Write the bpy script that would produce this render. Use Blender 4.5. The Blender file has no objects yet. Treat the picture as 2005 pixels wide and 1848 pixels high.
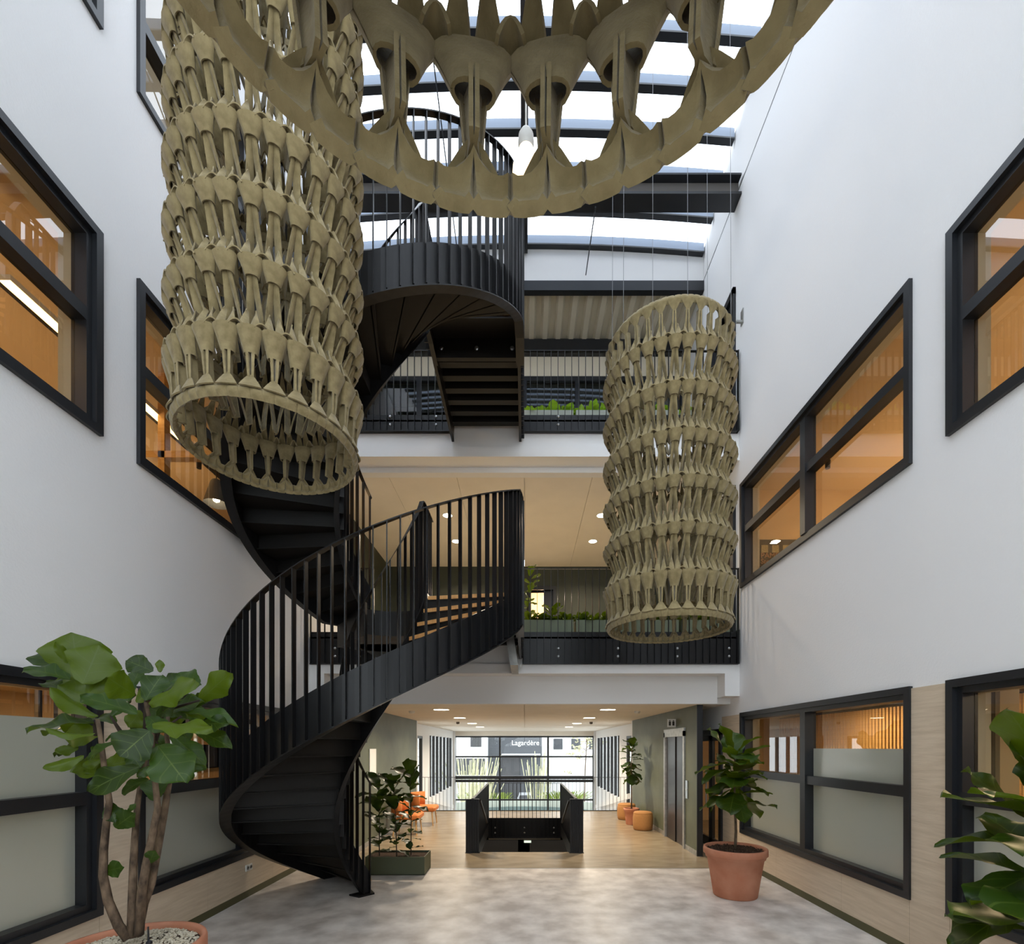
import bpy, math, random
from mathutils import Vector, Matrix

# ------------------------------------------------------------------ camera, world, exposure
F_PX, CX, CY, IW, IH = 950.0, 1027.0, 1462.0, 2005.0, 1848.0
EYE = 1.9
sc = bpy.context.scene
col = sc.collection
cam_data = bpy.data.cameras.new('camera')
cam = bpy.data.objects.new('camera', cam_data)
col.objects.link(cam)
cam.location = (0, 0, EYE)
cam.rotation_euler = (math.radians(90), 0, 0)
cam_data.sensor_fit = 'HORIZONTAL'
cam_data.sensor_width = 36.0
cam_data.lens = 36.0 * F_PX / IW
cam_data.shift_x = (IW / 2 - CX) / IW
cam_data.shift_y = (CY - IH / 2) / IW
cam_data.clip_start = 0.02
cam_data.clip_end = 400
sc.camera = cam

world = bpy.data.worlds.new('world')
sc.world = world
world.use_nodes = True
wn = world.node_tree.nodes
wn['Background'].inputs[0].default_value = (0.86, 0.93, 1.0, 1)
wn['Background'].inputs[1].default_value = 4.0

vs = sc.view_settings
sc.display_settings.display_device = 'sRGB'
vs.view_transform = 'Standard'
vs.look = 'None'
vs.exposure = 0.0
vs.gamma = 1.0
vs.use_curve_mapping = False
cy = sc.cycles
cy.use_denoising = True
cy.max_bounces = 8
cy.diffuse_bounces = 4
cy.glossy_bounces = 4
cy.transmission_bounces = 6
cy.transparent_max_bounces = 16
cy.sample_clamp_indirect = 6.0
cy.caustics_reflective = False
cy.caustics_refractive = False
cy.blur_glossy = 0.5

R = math.radians
rnd = random.Random(7)


def at(px, py, D):
    """world point seen at photograph pixel px, py at depth D"""
    return Vector(((px - CX) * D / F_PX, D, EYE - (py - CY) * D / F_PX))


# ------------------------------------------------------------------ materials
M = {}


def mat(name, color, rough=0.6, metal=0.0, spec=0.5, var=0.0, scale=8.0, bump=0.0, bscale=60.0,
        color2=None, stretch=(1, 1, 1), detail=4.0, trans=0.0, sheen=0.0, coat=0.0, dist=0.01):
    m = bpy.data.materials.new(name)
    m.use_nodes = True
    nt = m.node_tree
    b = nt.nodes['Principled BSDF']
    b.inputs['Base Color'].default_value = (*color, 1)
    b.inputs['Roughness'].default_value = rough
    b.inputs['Metallic'].default_value = metal
    b.inputs['Specular IOR Level'].default_value = spec
    if sheen:
        b.inputs['Sheen Weight'].default_value = sheen
    if coat:
        b.inputs['Coat Weight'].default_value = coat
        b.inputs['Coat Roughness'].default_value = 0.15
    if trans:
        pass
    if var > 0 or color2 or bump:
        tc = nt.nodes.new('ShaderNodeTexCoord')
        mp = nt.nodes.new('ShaderNodeMapping')
        mp.inputs['Scale'].default_value = stretch
        nt.links.new(tc.outputs['Object'], mp.inputs['Vector'])
    if var > 0 or color2:
        n = nt.nodes.new('ShaderNodeTexNoise')
        n.inputs['Scale'].default_value = scale
        n.inputs['Detail'].default_value = detail
        nt.links.new(mp.outputs[0], n.inputs['Vector'])
        r = nt.nodes.new('ShaderNodeValToRGB')
        c2 = color2 if color2 else tuple(min(1, c * (1 + var)) for c in color)
        c1 = color if color2 else tuple(c * (1 - var) for c in color)
        r.color_ramp.elements[0].position = 0.32
        r.color_ramp.elements[1].position = 0.68
        r.color_ramp.elements[0].color = (*c1, 1)
        r.color_ramp.elements[1].color = (*c2, 1)
        nt.links.new(n.outputs['Fac'], r.inputs[0])
        nt.links.new(r.outputs[0], b.inputs['Base Color'])
    if bump:
        n2 = nt.nodes.new('ShaderNodeTexNoise')
        n2.inputs['Scale'].default_value = bscale
        n2.inputs['Detail'].default_value = 3
        nt.links.new(mp.outputs[0], n2.inputs['Vector'])
        bp = nt.nodes.new('ShaderNodeBump')
        bp.inputs['Strength'].default_value = bump
        bp.inputs['Distance'].default_value = dist
        nt.links.new(n2.outputs['Fac'], bp.inputs['Height'])
        nt.links.new(bp.outputs[0], b.inputs['Normal'])
    M[name] = m
    return m


def emis(name, color, strength):
    m = bpy.data.materials.new(name)
    m.use_nodes = True
    b = m.node_tree.nodes['Principled BSDF']
    b.inputs['Base Color'].default_value = (*color, 1)
    b.inputs['Emission Color'].default_value = (*color, 1)
    b.inputs['Emission Strength'].default_value = strength
    M[name] = m
    return m


def glass(name, tint, refl=0.12, rough=0.0, fres=True):
    m = bpy.data.materials.new(name)
    m.use_nodes = True
    nt = m.node_tree
    nt.nodes.remove(nt.nodes['Principled BSDF'])
    out = nt.nodes['Material Output']
    tr = nt.nodes.new('ShaderNodeBsdfTransparent')
    tr.inputs[0].default_value = (*tint, 1)
    gl = nt.nodes.new('ShaderNodeBsdfGlossy')
    gl.inputs['Roughness'].default_value = rough
    mx = nt.nodes.new('ShaderNodeMixShader')
    if fres:
        fr = nt.nodes.new('ShaderNodeFresnel')
        fr.inputs[0].default_value = 1.5
        mu = nt.nodes.new('ShaderNodeMath')
        mu.operation = 'MULTIPLY_ADD'
        mu.inputs[1].default_value = 1.0
        mu.inputs[2].default_value = refl
        nt.links.new(fr.outputs[0], mu.inputs[0])
        ge = nt.nodes.new('ShaderNodeNewGeometry')
        iv = nt.nodes.new('ShaderNodeMath')
        iv.operation = 'SUBTRACT'
        iv.inputs[0].default_value = 1.0
        nt.links.new(ge.outputs['Backfacing'], iv.inputs[1])
        mm = nt.nodes.new('ShaderNodeMath')
        mm.operation = 'MULTIPLY'
        nt.links.new(mu.outputs[0], mm.inputs[0])
        nt.links.new(iv.outputs[0], mm.inputs[1])
        nt.links.new(mm.outputs[0], mx.inputs[0])
    else:
        mx.inputs[0].default_value = refl
    nt.links.new(tr.outputs[0], mx.inputs[1])
    nt.links.new(gl.outputs[0], mx.inputs[2])
    nt.links.new(mx.outputs[0], out.inputs[0])
    M[name] = m
    return m


def frosted(name):
    m = bpy.data.materials.new(name)
    m.use_nodes = True
    nt = m.node_tree
    nt.nodes.remove(nt.nodes['Principled BSDF'])
    out = nt.nodes['Material Output']
    df = nt.nodes.new('ShaderNodeBsdfDiffuse')
    df.inputs[0].default_value = (0.62, 0.65, 0.59, 1)
    tl = nt.nodes.new('ShaderNodeBsdfTranslucent')
    tl.inputs[0].default_value = (0.62, 0.68, 0.62, 1)
    gl = nt.nodes.new('ShaderNodeBsdfGlossy')
    gl.inputs['Roughness'].default_value = 0.22
    m1 = nt.nodes.new('ShaderNodeMixShader')
    m1.inputs[0].default_value = 0.35
    m2 = nt.nodes.new('ShaderNodeMixShader')
    m2.inputs[0].default_value = 0.14
    nt.links.new(df.outputs[0], m1.inputs[1])
    nt.links.new(tl.outputs[0], m1.inputs[2])
    nt.links.new(m1.outputs[0], m2.inputs[1])
    nt.links.new(gl.outputs[0], m2.inputs[2])
    nt.links.new(m2.outputs[0], out.inputs[0])
    M[name] = m


def leaf_mat(name, top, under, vein):
    m = bpy.data.materials.new(name)
    m.use_nodes = True
    nt = m.node_tree
    N = nt.nodes.new
    L = nt.links.new
    b = nt.nodes['Principled BSDF']
    out = nt.nodes['Material Output']
    uv = N('ShaderNodeUVMap')
    sx = N('ShaderNodeSeparateXYZ')
    L(uv.outputs[0], sx.inputs[0])
    ab = N('ShaderNodeMath'); ab.operation = 'SUBTRACT'; ab.inputs[1].default_value = 0.5
    L(sx.outputs[0], ab.inputs[0])
    aa = N('ShaderNodeMath'); aa.operation = 'ABSOLUTE'
    L(ab.outputs[0], aa.inputs[0])
    mid = N('ShaderNodeMath'); mid.operation = 'LESS_THAN'; mid.inputs[1].default_value = 0.014
    L(aa.outputs[0], mid.inputs[0])
    # side veins: fract(8*(v - 0.55*|u|)) close to 0
    k = N('ShaderNodeMath'); k.operation = 'MULTIPLY_ADD'; k.inputs[1].default_value = -0.55
    L(aa.outputs[0], k.inputs[0]); L(sx.outputs[1], k.inputs[2])
    k2 = N('ShaderNodeMath'); k2.operation = 'MULTIPLY'; k2.inputs[1].default_value = 4.0
    L(k.outputs[0], k2.inputs[0])
    fr = N('ShaderNodeMath'); fr.operation = 'FRACT'
    L(k2.outputs[0], fr.inputs[0])
    sv = N('ShaderNodeMath'); sv.operation = 'LESS_THAN'; sv.inputs[1].default_value = 0.09
    L(fr.outputs[0], sv.inputs[0])
    mxv = N('ShaderNodeMath'); mxv.operation = 'MAXIMUM'
    sv2 = N('ShaderNodeMath'); sv2.operation = 'MULTIPLY'; sv2.inputs[1].default_value = 0.55
    L(sv.outputs[0], sv2.inputs[0])
    L(mid.outputs[0], mxv.inputs[0]); L(sv2.outputs[0], mxv.inputs[1])
    oi = N('ShaderNodeObjectInfo')
    hs = N('ShaderNodeHueSaturation')
    hs.inputs['Color'].default_value = (*top, 1)
    rv = N('ShaderNodeMapRange')
    rv.inputs['To Min'].default_value = 0.7
    rv.inputs['To Max'].default_value = 1.5
    L(oi.outputs['Random'], rv.inputs['Value'])
    L(rv.outputs[0], hs.inputs['Value'])
    geo = N('ShaderNodeNewGeometry')
    mu = N('ShaderNodeMix'); mu.data_type = 'RGBA'
    mu.inputs[7].default_value = (*under, 1)
    L(geo.outputs['Backfacing'], mu.inputs[0]); L(hs.outputs[0], mu.inputs[6])
    mv = N('ShaderNodeMix'); mv.data_type = 'RGBA'
    mv.inputs[7].default_value = (*vein, 1)
    L(mxv.outputs[0], mv.inputs[0]); L(mu.outputs[2], mv.inputs[6])
    L(mv.outputs[2], b.inputs['Base Color'])
    b.inputs['Roughness'].default_value = 0.36
    b.inputs['Specular IOR Level'].default_value = 0.30
    tl = N('ShaderNodeBsdfTranslucent')
    tl.inputs[0].default_value = (under[0] * 1.6, under[1] * 1.6, under[2] * 0.9, 1)
    ms = N('ShaderNodeMixShader'); ms.inputs[0].default_value = 0.28
    L(b.outputs[0], ms.inputs[1]); L(tl.outputs[0], ms.inputs[2])
    L(ms.outputs[0], out.inputs[0])
    M[name] = m


mat('plaster', (0.86, 0.86, 0.87), 0.9, bump=0.25, bscale=55, dist=0.006)
mat('white_paint', (0.80, 0.79, 0.78), 0.75)
mat('ceiling_board', (0.80, 0.73, 0.63), 0.8, var=0.03, scale=2)
mat('linen_panel', (0.60, 0.485, 0.355), 0.75, color2=(0.71, 0.59, 0.45), scale=3.0, stretch=(1, 1, 14), detail=6, bump=0.15, bscale=12)
mat('olive_skirting', (0.085, 0.08, 0.032), 0.6)
mat('frame_metal', (0.013, 0.0145, 0.018), 0.38, spec=0.5)
mat('liner', (0.62, 0.55, 0.42), 0.6)
mat('black_steel', (0.009, 0.009, 0.010), 0.33, spec=0.28, bump=0.05, bscale=7, dist=0.02)
mat('black_soffit', (0.010, 0.0095, 0.009), 0.5, spec=0.3)
mat('steel', (0.55, 0.56, 0.57), 0.3, metal=1.0)
mat('galvanised', (0.42, 0.42, 0.40), 0.45, metal=0.8, var=0.15, scale=14)
mat('tread_wood', (0.66, 0.33, 0.10), 0.45, color2=(0.80, 0.46, 0.18), scale=5, stretch=(12, 2, 2))
mat('oak', (0.55, 0.31, 0.11), 0.5, color2=(0.68, 0.42, 0.18), scale=4, stretch=(2, 2, 12))
mat('atrium_floor', (0.46, 0.41, 0.37), 0.42, color2=(0.82, 0.765, 0.715), scale=3.4, stretch=(1, 1.0, 1), detail=8)
mat('corridor_floor', (0.25, 0.195, 0.125), 0.24, color2=(0.34, 0.275, 0.19), scale=2.2, stretch=(1, 2.5, 1), detail=6)
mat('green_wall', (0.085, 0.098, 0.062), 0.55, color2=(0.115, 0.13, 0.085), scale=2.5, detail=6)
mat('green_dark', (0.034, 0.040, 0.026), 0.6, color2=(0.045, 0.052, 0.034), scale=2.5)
mat('felt', (0.205, 0.160, 0.078), 0.95, spec=0.1, color2=(0.31, 0.248, 0.130), scale=22, detail=8, bump=0.3, bscale=160, sheen=0.25, dist=0.004)
mat('wire', (0.25, 0.25, 0.26), 0.4, metal=0.6)
mat('terracotta', (0.46, 0.165, 0.085), 0.75, color2=(0.58, 0.26, 0.16), scale=4, detail=6, bump=0.1, bscale=30)
mat('soil', (0.035, 0.018, 0.010), 0.95, color2=(0.09, 0.045, 0.025), scale=45, bump=1.0, bscale=70, dist=0.02)
mat('gravel', (0.42, 0.36, 0.26), 0.9, color2=(0.66, 0.60, 0.48), scale=40)
mat('bark', (0.040, 0.024, 0.014), 0.9, color2=(0.20, 0.135, 0.085), scale=24, stretch=(1, 1, 0.5), detail=6, bump=0.6, bscale=40, dist=0.01)
mat('twig', (0.035, 0.022, 0.014), 0.8)
mat('planter_green', (0.075, 0.085, 0.045), 0.5)
mat('planter_sage', (0.17, 0.20, 0.125), 0.55)
mat('planter_grey', (0.36, 0.38, 0.32), 0.5)
mat('pouf_fabric', (0.42, 0.20, 0.065), 0.85, var=0.06, scale=40, bump=0.2, bscale=200)
mat('chair_fabric', (0.55, 0.17, 0.04), 0.8)
mat('corrugated', (0.66, 0.59, 0.46), 0.65)
mat('rib_metal', (0.24, 0.29, 0.37), 0.5)
mat('elevator_door', (0.028, 0.024, 0.022), 0.3, metal=0.5)
mat('room_wall', (0.62, 0.45, 0.27), 0.8, var=0.04, scale=3)
mat('room_ceiling', (0.62, 0.46, 0.29), 0.8)
mat('room_dark', (0.10, 0.085, 0.06), 0.8)
mat('attic_wall', (0.42, 0.40, 0.36), 0.8)
mat('poster', (0.030, 0.022, 0.016), 0.6)
mat('poster_ink', (0.45, 0.24, 0.13), 0.6)
mat('poster_photo', (0.25, 0.22, 0.06), 0.6, color2=(0.55, 0.45, 0.3), scale=60)
mat('blue_box', (0.012, 0.022, 0.075), 0.5)
mat('shade_grey', (0.12, 0.11, 0.10), 0.6)
mat('white_plastic', (0.78, 0.78, 0.76), 0.4)
mat('ext_white', (0.85, 0.85, 0.83), 0.8)
mat('ext_grey', (0.09, 0.095, 0.105), 0.8)
mat('ext_dark', (0.07, 0.07, 0.075), 0.7)
mat('ext_ground', (0.42, 0.40, 0.37), 0.9, var=0.1, scale=0.5)
mat('ext_leaf', (0.42, 0.42, 0.22), 0.7, color2=(0.66, 0.62, 0.44), scale=3)
mat('ext_green', (0.14, 0.20, 0.03), 0.8, color2=(0.28, 0.34, 0.06), scale=2)
mat('canopy_green', (0.10, 0.14, 0.13), 0.4)
mat('car_paint', (0.55, 0.56, 0.58), 0.3, coat=0.5)
mat('rubber', (0.012, 0.012, 0.012), 0.8)
mat('plate_yellow', (0.75, 0.52, 0.02), 0.5)
mat('bulb_cap', (0.45, 0.44, 0.42), 0.5, bump=0.1, bscale=200)
emis('bulb_glow', (1.0, 0.78, 0.50), 1.9)
emis('downlight', (1.0, 0.86, 0.62), 22.0)
emis('led_strip', (1.0, 0.62, 0.24), 9.0)
emis('exit_sign', (0.75, 0.9, 0.7), 1.1)
glass('window_glass', (0.86, 0.86, 0.83), 0.10)
glass('sky_glass', (0.94, 0.96, 1.0), 0.02)
glass('front_glass', (0.95, 0.96, 0.95), 0.0)
frosted('frosted_glass')
leaf_mat('ficus_leaf', (0.021, 0.052, 0.006), (0.080, 0.125, 0.005), (0.095, 0.14, 0.025))
leaf_mat('ficus_dark', (0.013, 0.034, 0.008), (0.040, 0.070, 0.010), (0.05, 0.08, 0.02))
leaf_mat('lime_leaf', (0.14, 0.30, 0.022), (0.24, 0.40, 0.03), (0.30, 0.42, 0.08))


# ------------------------------------------------------------------ mesh builder
class MB:
    def __init__(self):
        self.v, self.f, self.uv = [], [], None

    def add(self, verts, faces):
        o = len(self.v)
        self.v += [tuple(p) for p in verts]
        self.f += [tuple(i + o for i in q) for q in faces]
        return self

    def box(self, x0, x1, y0, y1, z0, z1):
        x0, x1 = min(x0, x1), max(x0, x1)
        y0, y1 = min(y0, y1), max(y0, y1)
        z0, z1 = min(z0, z1), max(z0, z1)
        return self.add([(x0, y0, z0), (x1, y0, z0), (x1, y1, z0), (x0, y1, z0),
                         (x0, y0, z1), (x1, y0, z1), (x1, y1, z1), (x0, y1, z1)],
                        [(0, 3, 2, 1), (4, 5, 6, 7), (0, 1, 5, 4), (1, 2, 6, 5), (2, 3, 7, 6), (3, 0, 4, 7)])

    def rbox(self, x0, x1, y0, y1, z0, z1, b=0.01):
        """box with chamfered edges"""
        vs_, fs = [], []
        cxs = (x0, x0 + b, x1 - b, x1)
        cys = (y0, y0 + b, y1 - b, y1)
        # horizontal octagon rings
        def ring(z, i):
            X0, X1, Y0, Y1 = (x0 + i, x1 - i, y0 + i, y1 - i)
            k = b
            return [(X0 + k, Y0, z), (X1 - k, Y0, z), (X1, Y0 + k, z), (X1, Y1 - k, z),
                    (X1 - k, Y1, z), (X0 + k, Y1, z), (X0, Y1 - k, z), (X0, Y0 + k, z)]
        rings = [ring(z0, b), ring(z0 + b, 0), ring(z1 - b, 0), ring(z1, b)]
        for r_ in rings:
            vs_ += r_
        for i in range(3):
            for j in range(8):
                k = (j + 1) % 8
                fs.append((i * 8 + j, i * 8 + k, i * 8 + 8 + k, i * 8 + 8 + j))
        fs.append(tuple(range(7, -1, -1)))
        fs.append(tuple(range(24, 32)))
        return self.add(vs_, fs)

    def beam(self, p0, p1, w, h, up=(0, 0, 1)):
        p0, p1, up = Vector(p0), Vector(p1), Vector(up)
        d = (p1 - p0).normalized()
        s = d.cross(up).normalized()
        u = s.cross(d).normalized()
        a, b = s * w / 2, u * h / 2
        vs_ = [p0 - a - b, p0 + a - b, p0 + a + b, p0 - a + b, p1 - a - b, p1 + a - b, p1 + a + b, p1 - a + b]
        return self.add(vs_, [(0, 1, 2, 3), (7, 6, 5, 4), (0, 4, 5, 1), (1, 5, 6, 2), (2, 6, 7, 3), (3, 7, 4, 0)])

    def tube(self, pts, rad, n=8, caps=True):
        pts = [Vector(p) for p in pts]
        m = len(pts)
        rads = rad if isinstance(rad, (list, tuple)) else [rad] * m
        vs_, fs = [], []
        prev = None
        for i, p in enumerate(pts):
            d = (pts[min(i + 1, m - 1)] - pts[max(i - 1, 0)]).normalized()
            ref = prev if prev is not None else (Vector((1, 0, 0)) if abs(d.x) < 0.8 else Vector((0, 1, 0)))
            s = d.cross(ref)
            if s.length < 1e-4:
                s = d.cross(Vector((0, 1, 0.3)))
            s.normalize()
            u = s.cross(d).normalized()
            prev = u
            for k in range(n):
                a = 2 * math.pi * k / n
                vs_.append(p + (s * math.cos(a) + u * math.sin(a)) * rads[i])
        for i in range(m - 1):
            for k in range(n):
                k2 = (k + 1) % n
                fs.append((i * n + k, i * n + k2, (i + 1) * n + k2, (i + 1) * n + k))
        if caps:
            fs.append(tuple(range(n - 1, -1, -1)))
            fs.append(tuple((m - 1) * n + k for k in range(n)))
        return self.add(vs_, fs)

    def lathe(self, prof, n=32, c=(0, 0, 0), cap0=True, cap1=True, sx=1.0, sy=1.0):
        vs_, fs = [], []
        for r_, z in prof:
            for k in range(n):
                a = 2 * math.pi * k / n
                vs_.append((c[0] + r_ * math.cos(a) * sx, c[1] + r_ * math.sin(a) * sy, c[2] + z))
        m = len(prof)
        for i in range(m - 1):
            for k in range(n):
                k2 = (k + 1) % n
                fs.append((i * n + k, i * n + k2, (i + 1) * n + k2, (i + 1) * n + k))
        if cap0:
            fs.append(tuple(range(n - 1, -1, -1)))
        if cap1:
            fs.append(tuple((m - 1) * n + k for k in range(n)))
        return self.add(vs_, fs)

    def sheet(self, grid, th):
        """grid[i][j] of points -> thin solid, thickness th along the normals"""
        g = [[Vector(p) for p in row] for row in grid]
        I, J = len(g), len(g[0])
        top, bot = [], []
        for i in range(I):
            for j in range(J):
                du = g[min(i + 1, I - 1)][j] - g[max(i - 1, 0)][j]
                dv = g[i][min(j + 1, J - 1)] - g[i][max(j - 1, 0)]
                n = du.cross(dv)
                if n.length < 1e-9:
                    n = Vector((0, -1, 0))
                n.normalize()
                top.append(g[i][j] + n * th / 2)
                bot.append(g[i][j] - n * th / 2)
        K = I * J
        fs = []
        for i in range(I - 1):
            for j in range(J - 1):
                a, b, c, d = i * J + j, i * J + j + 1, (i + 1) * J + j + 1, (i + 1) * J + j
                fs.append((a, d, c, b))
                fs.append((K + a, K + b, K + c, K + d))
        for j in range(J - 1):
            fs.append((j, j + 1, K + j + 1, K + j))
            e = (I - 1) * J
            fs.append((e + j + 1, e + j, K + e + j, K + e + j + 1))
        for i in range(I - 1):
            a, b = i * J, (i + 1) * J
            fs.append((b, a, K + a, K + b))
            a, b = i * J + J - 1, (i + 1) * J + J - 1
            fs.append((a, b, K + b, K + a))
        return self.add(top + bot, fs)

    def prism(self, poly, axis, a, b):
        """2D polygon extruded from a to b along axis ('x','y','z')"""
        def P(p, t):
            return {'x': (t, p[0], p[1]), 'y': (p[0], t, p[1]), 'z': (p[0], p[1], t)}[axis]
        n = len(poly)
        vs_ = [P(p, a) for p in poly] + [P(p, b) for p in poly]
        fs = [tuple(range(n)), tuple(range(2 * n - 1, n - 1, -1))]
        for i in range(n):
            k = (i + 1) % n
            fs.append((i, n + i, n + k, k))
        return self.add(vs_, fs)

    def mesh(self, name, smooth=False):
        me = bpy.data.meshes.new(name)
        me.from_pydata(self.v, [], self.f)
        me.update()
        import bmesh
        bm = bmesh.new()
        bm.from_mesh(me)
        bmesh.ops.recalc_face_normals(bm, faces=bm.faces)
        bm.to_mesh(me)
        bm.free()
        if smooth:
            for p in me.polygons:
                p.use_smooth = True
        return me


def origin(o):
    p = Vector((0, 0, 0))
    while o is not None:
        p += o.location
        o = o.parent
    return p


def build(name, mb, material, parent=None, smooth=False, world_co=True, label=None, kind=None):
    """one mesh object; world coordinates are made relative to the parent"""
    if parent is not None and world_co:
        p = origin(parent)
        mb.v = [(x - p.x, y - p.y, z - p.z) for x, y, z in mb.v]
    me = mb.mesh(name, smooth)
    me.materials.append(M[material])
    o = bpy.data.objects.new(name, me)
    col.objects.link(o)
    o.parent = parent
    if label:
        o['label'] = label
    if kind:
        o['kind'] = kind
    return o


def inst(name, me, parent, loc=(0, 0, 0), rot=(0, 0, 0), scale=(1, 1, 1)):
    o = bpy.data.objects.new(name, me)
    col.objects.link(o)
    o.parent = parent
    o.location = loc
    o.rotation_euler = rot
    o.scale = scale
    return o


def thing(name, label, cat, loc=(0, 0, 0), group=None, kind=None):
    o = bpy.data.objects.new(name, None)
    col.objects.link(o)
    o.location = loc
    o.empty_display_size = 0.1
    if kind:
        o['kind'] = kind
    o['label'] = label
    if cat:
        o['category'] = cat
    if group:
        o['group'] = group
    return o


def tag(o, label, cat=None, group=None, kind=None):
    o['label'] = label
    if cat:
        o['category'] = cat
    if group:
        o['group'] = group
    if kind:
        o['kind'] = kind
    return o


def recentre(o):
    """put a one-mesh thing's origin at the middle of its base"""
    me = o.data
    xs = [v.co for v in me.vertices]
    c = Vector(((min(p.x for p in xs) + max(p.x for p in xs)) / 2, (min(p.y for p in xs) + max(p.y for p in xs)) / 2, min(p.z for p in xs)))
    me.transform(Matrix.Translation(-c))
    o.location = o.location + c
    return o


def single(name, mb, material, label, cat, group=None, kind=None, smooth=False):
    return recentre(tag(build(name, mb, material, smooth=smooth), label, cat, group, kind))


def struct(name, mb, material, label, cat, parent=None, smooth=False):
    o = build(name, mb, material, parent, smooth=smooth)
    if parent is None:
        tag(o, label, cat, kind='structure')
    return o


def text_mesh(txt, size, depth=0.004):
    c = bpy.data.curves.new('lettering', 'FONT')
    c.body = txt
    c.size = size
    c.extrude = depth
    c.align_x = 'LEFT'
    o = bpy.data.objects.new('lettering', c)
    col.objects.link(o)
    dg = bpy.context.evaluated_depsgraph_get()
    me = bpy.data.meshes.new_from_object(o.evaluated_get(dg))
    bpy.data.objects.remove(o)
    return me


def lettering(txt, size, material, parent, loc, rot, depth=0.004):
    me = text_mesh(txt, size, depth)
    me.materials.clear()
    me.materials.append(M[material])
    o = bpy.data.objects.new('lettering', me)
    col.objects.link(o)
    o.parent = parent
    p = origin(parent) if parent else Vector()
    o.location = Vector(loc) - p
    o.rotation_euler = rot
    return o


def area_light(name, loc, rot, sx, sy, power, color, parent=None, spread=180):
    l = bpy.data.lights.new(name, 'AREA')
    l.shape = 'RECTANGLE'
    l.size, l.size_y = sx, sy
    l.energy = power
    l.color = color
    l.spread = R(spread)
    o = bpy.data.objects.new(name, l)
    col.objects.link(o)
    o.parent = parent
    o.location = Vector(loc) - (origin(parent) if parent else Vector())
    o.rotation_euler = rot
    return o


def point_light(name, loc, power, color, radius=0.05, parent=None):
    l = bpy.data.lights.new(name, 'POINT')
    l.energy = power
    l.color = color
    l.shadow_soft_size = radius
    o = bpy.data.objects.new(name, l)
    col.objects.link(o)
    o.parent = parent
    o.location = Vector(loc) - (origin(parent) if parent else Vector())
    return o


# ------------------------------------------------------------------ main dimensions
W = 3.52            # half width of the atrium
WT = 0.22           # wall thickness
F2, F3 = 3.70, 7.25  # upper floor levels
BAL = 7.92          # balcony front
YB = -3.0           # wall behind the camera
ZTOP = 11.05        # top of the side walls
WARM = (1.0, 0.83, 0.62)


def zk(y):          # height of the skylight edge
    return 11.72 + 0.36 * (9.6 - y) if y > 2.5 else 11.72 + 0.36 * (9.6 - 2.5) - 0.36 * (2.5 - y)


def wall_cells(mb, x0, x1, y0, y1, z0, z1, holes):
    ys = sorted({y0, y1, *[min(max(h[i], y0), y1) for h in holes for i in (0, 1)]})
    zs = sorted({z0, z1, *[min(max(h[i], z0), z1) for h in holes for i in (2, 3)]})
    for a in range(len(ys) - 1):
        run = None
        for b in range(len(zs) - 1):
            my, mz = (ys[a] + ys[a + 1]) / 2, (zs[b] + zs[b + 1]) / 2
            solid = not any(h[0] < my < h[1] and h[2] < mz < h[3] for h in holes)
            if solid:
                run = [zs[b], zs[b + 1]] if run is None else [run[0], zs[b + 1]]
            if (not solid or b == len(zs) - 2) and run:
                mb.box(x0, x1, ys[a], ys[a + 1], run[0], run[1])
                run = None
    return mb


# window openings on the side walls: (y0, y1, z0, z1)
GA, GB = (4.42, 7.85, 0.53, 2.43), (0.57, 4.00, 0.53, 2.43)
UA, UB = (4.42, 7.85, 4.49, 6.13), (0.57, 4.00, 4.49, 6.13)
TA, TB = (4.42, 7.85, 7.86, 9.75), (0.57, 4.00, 7.86, 9.75)
D_G, D_2, D_3 = (8.62, 10.2, 0.0, 2.16), (8.12, 9.1, F2, 6.2), (8.12, 9.1, F3, 9.5)

# ------------------------------------------------------------------ walls
mb = wall_cells(MB(), W, W + WT, YB, 12.75, -0.0, ZTOP, [GA, GB, UA, UB, D_G, D_2, D_3])
wall_right = struct('wall_right', mb, 'plaster', 'white plastered side wall with sensor bracket and dark windows', 'wall')
mb = wall_cells(MB(), -W - WT, -W, YB, 12.75, -0.0, ZTOP, [GA, GB, UA, UB, TA, TB])
wall_left = struct('wall_left', mb, 'plaster', 'white plastered side wall beside the black spiral stair', 'wall')
FZ0, FZ1 = 1.9, 9.0
mb = MB().box(-W - WT, W + WT, YB - 0.2, YB, 0, FZ0).box(-W - WT, W + WT, YB - 0.2, YB, FZ1, zk(YB) + 0.3).box(-W - WT, -3.1, YB - .2, YB, FZ0, FZ1).box(3.1, W + WT, YB - .2, YB, FZ0, FZ1)
struct('wall_front', mb, 'plaster', 'white plastered end wall of the atrium facing the balconies', 'wall')
fw = thing('window_20', 'added tall end window behind the camera that brightens the lower walls', 'window', (0, YB - .1, FZ0), kind='structure')  # added unseen window, lets extra daylight onto the lower walls
for i in range(5):
    xx = -3.1 + 6.2 * i / 4
    build('mullion', MB().box(xx - .04, xx + .04, YB - .16, YB - .06, FZ0, FZ1), 'frame_metal', fw)
for zz in (FZ0, 3.0, 5.0, 7.0, FZ1):
    build('transom', MB().box(-3.1, 3.1, YB - .16, YB - .06, zz - .04, zz + .04), 'frame_metal', fw)
for i in range(4):
    for a, b in ((FZ0, 3.0), (3.0, 5.0), (5.0, 7.0), (7.0, FZ1)):
        build('pane', MB().box(-3.06 + 1.55 * i, -1.59 + 1.55 * i, YB - .115, YB - .105, a + .04, b - .04), 'front_glass', fw)

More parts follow.
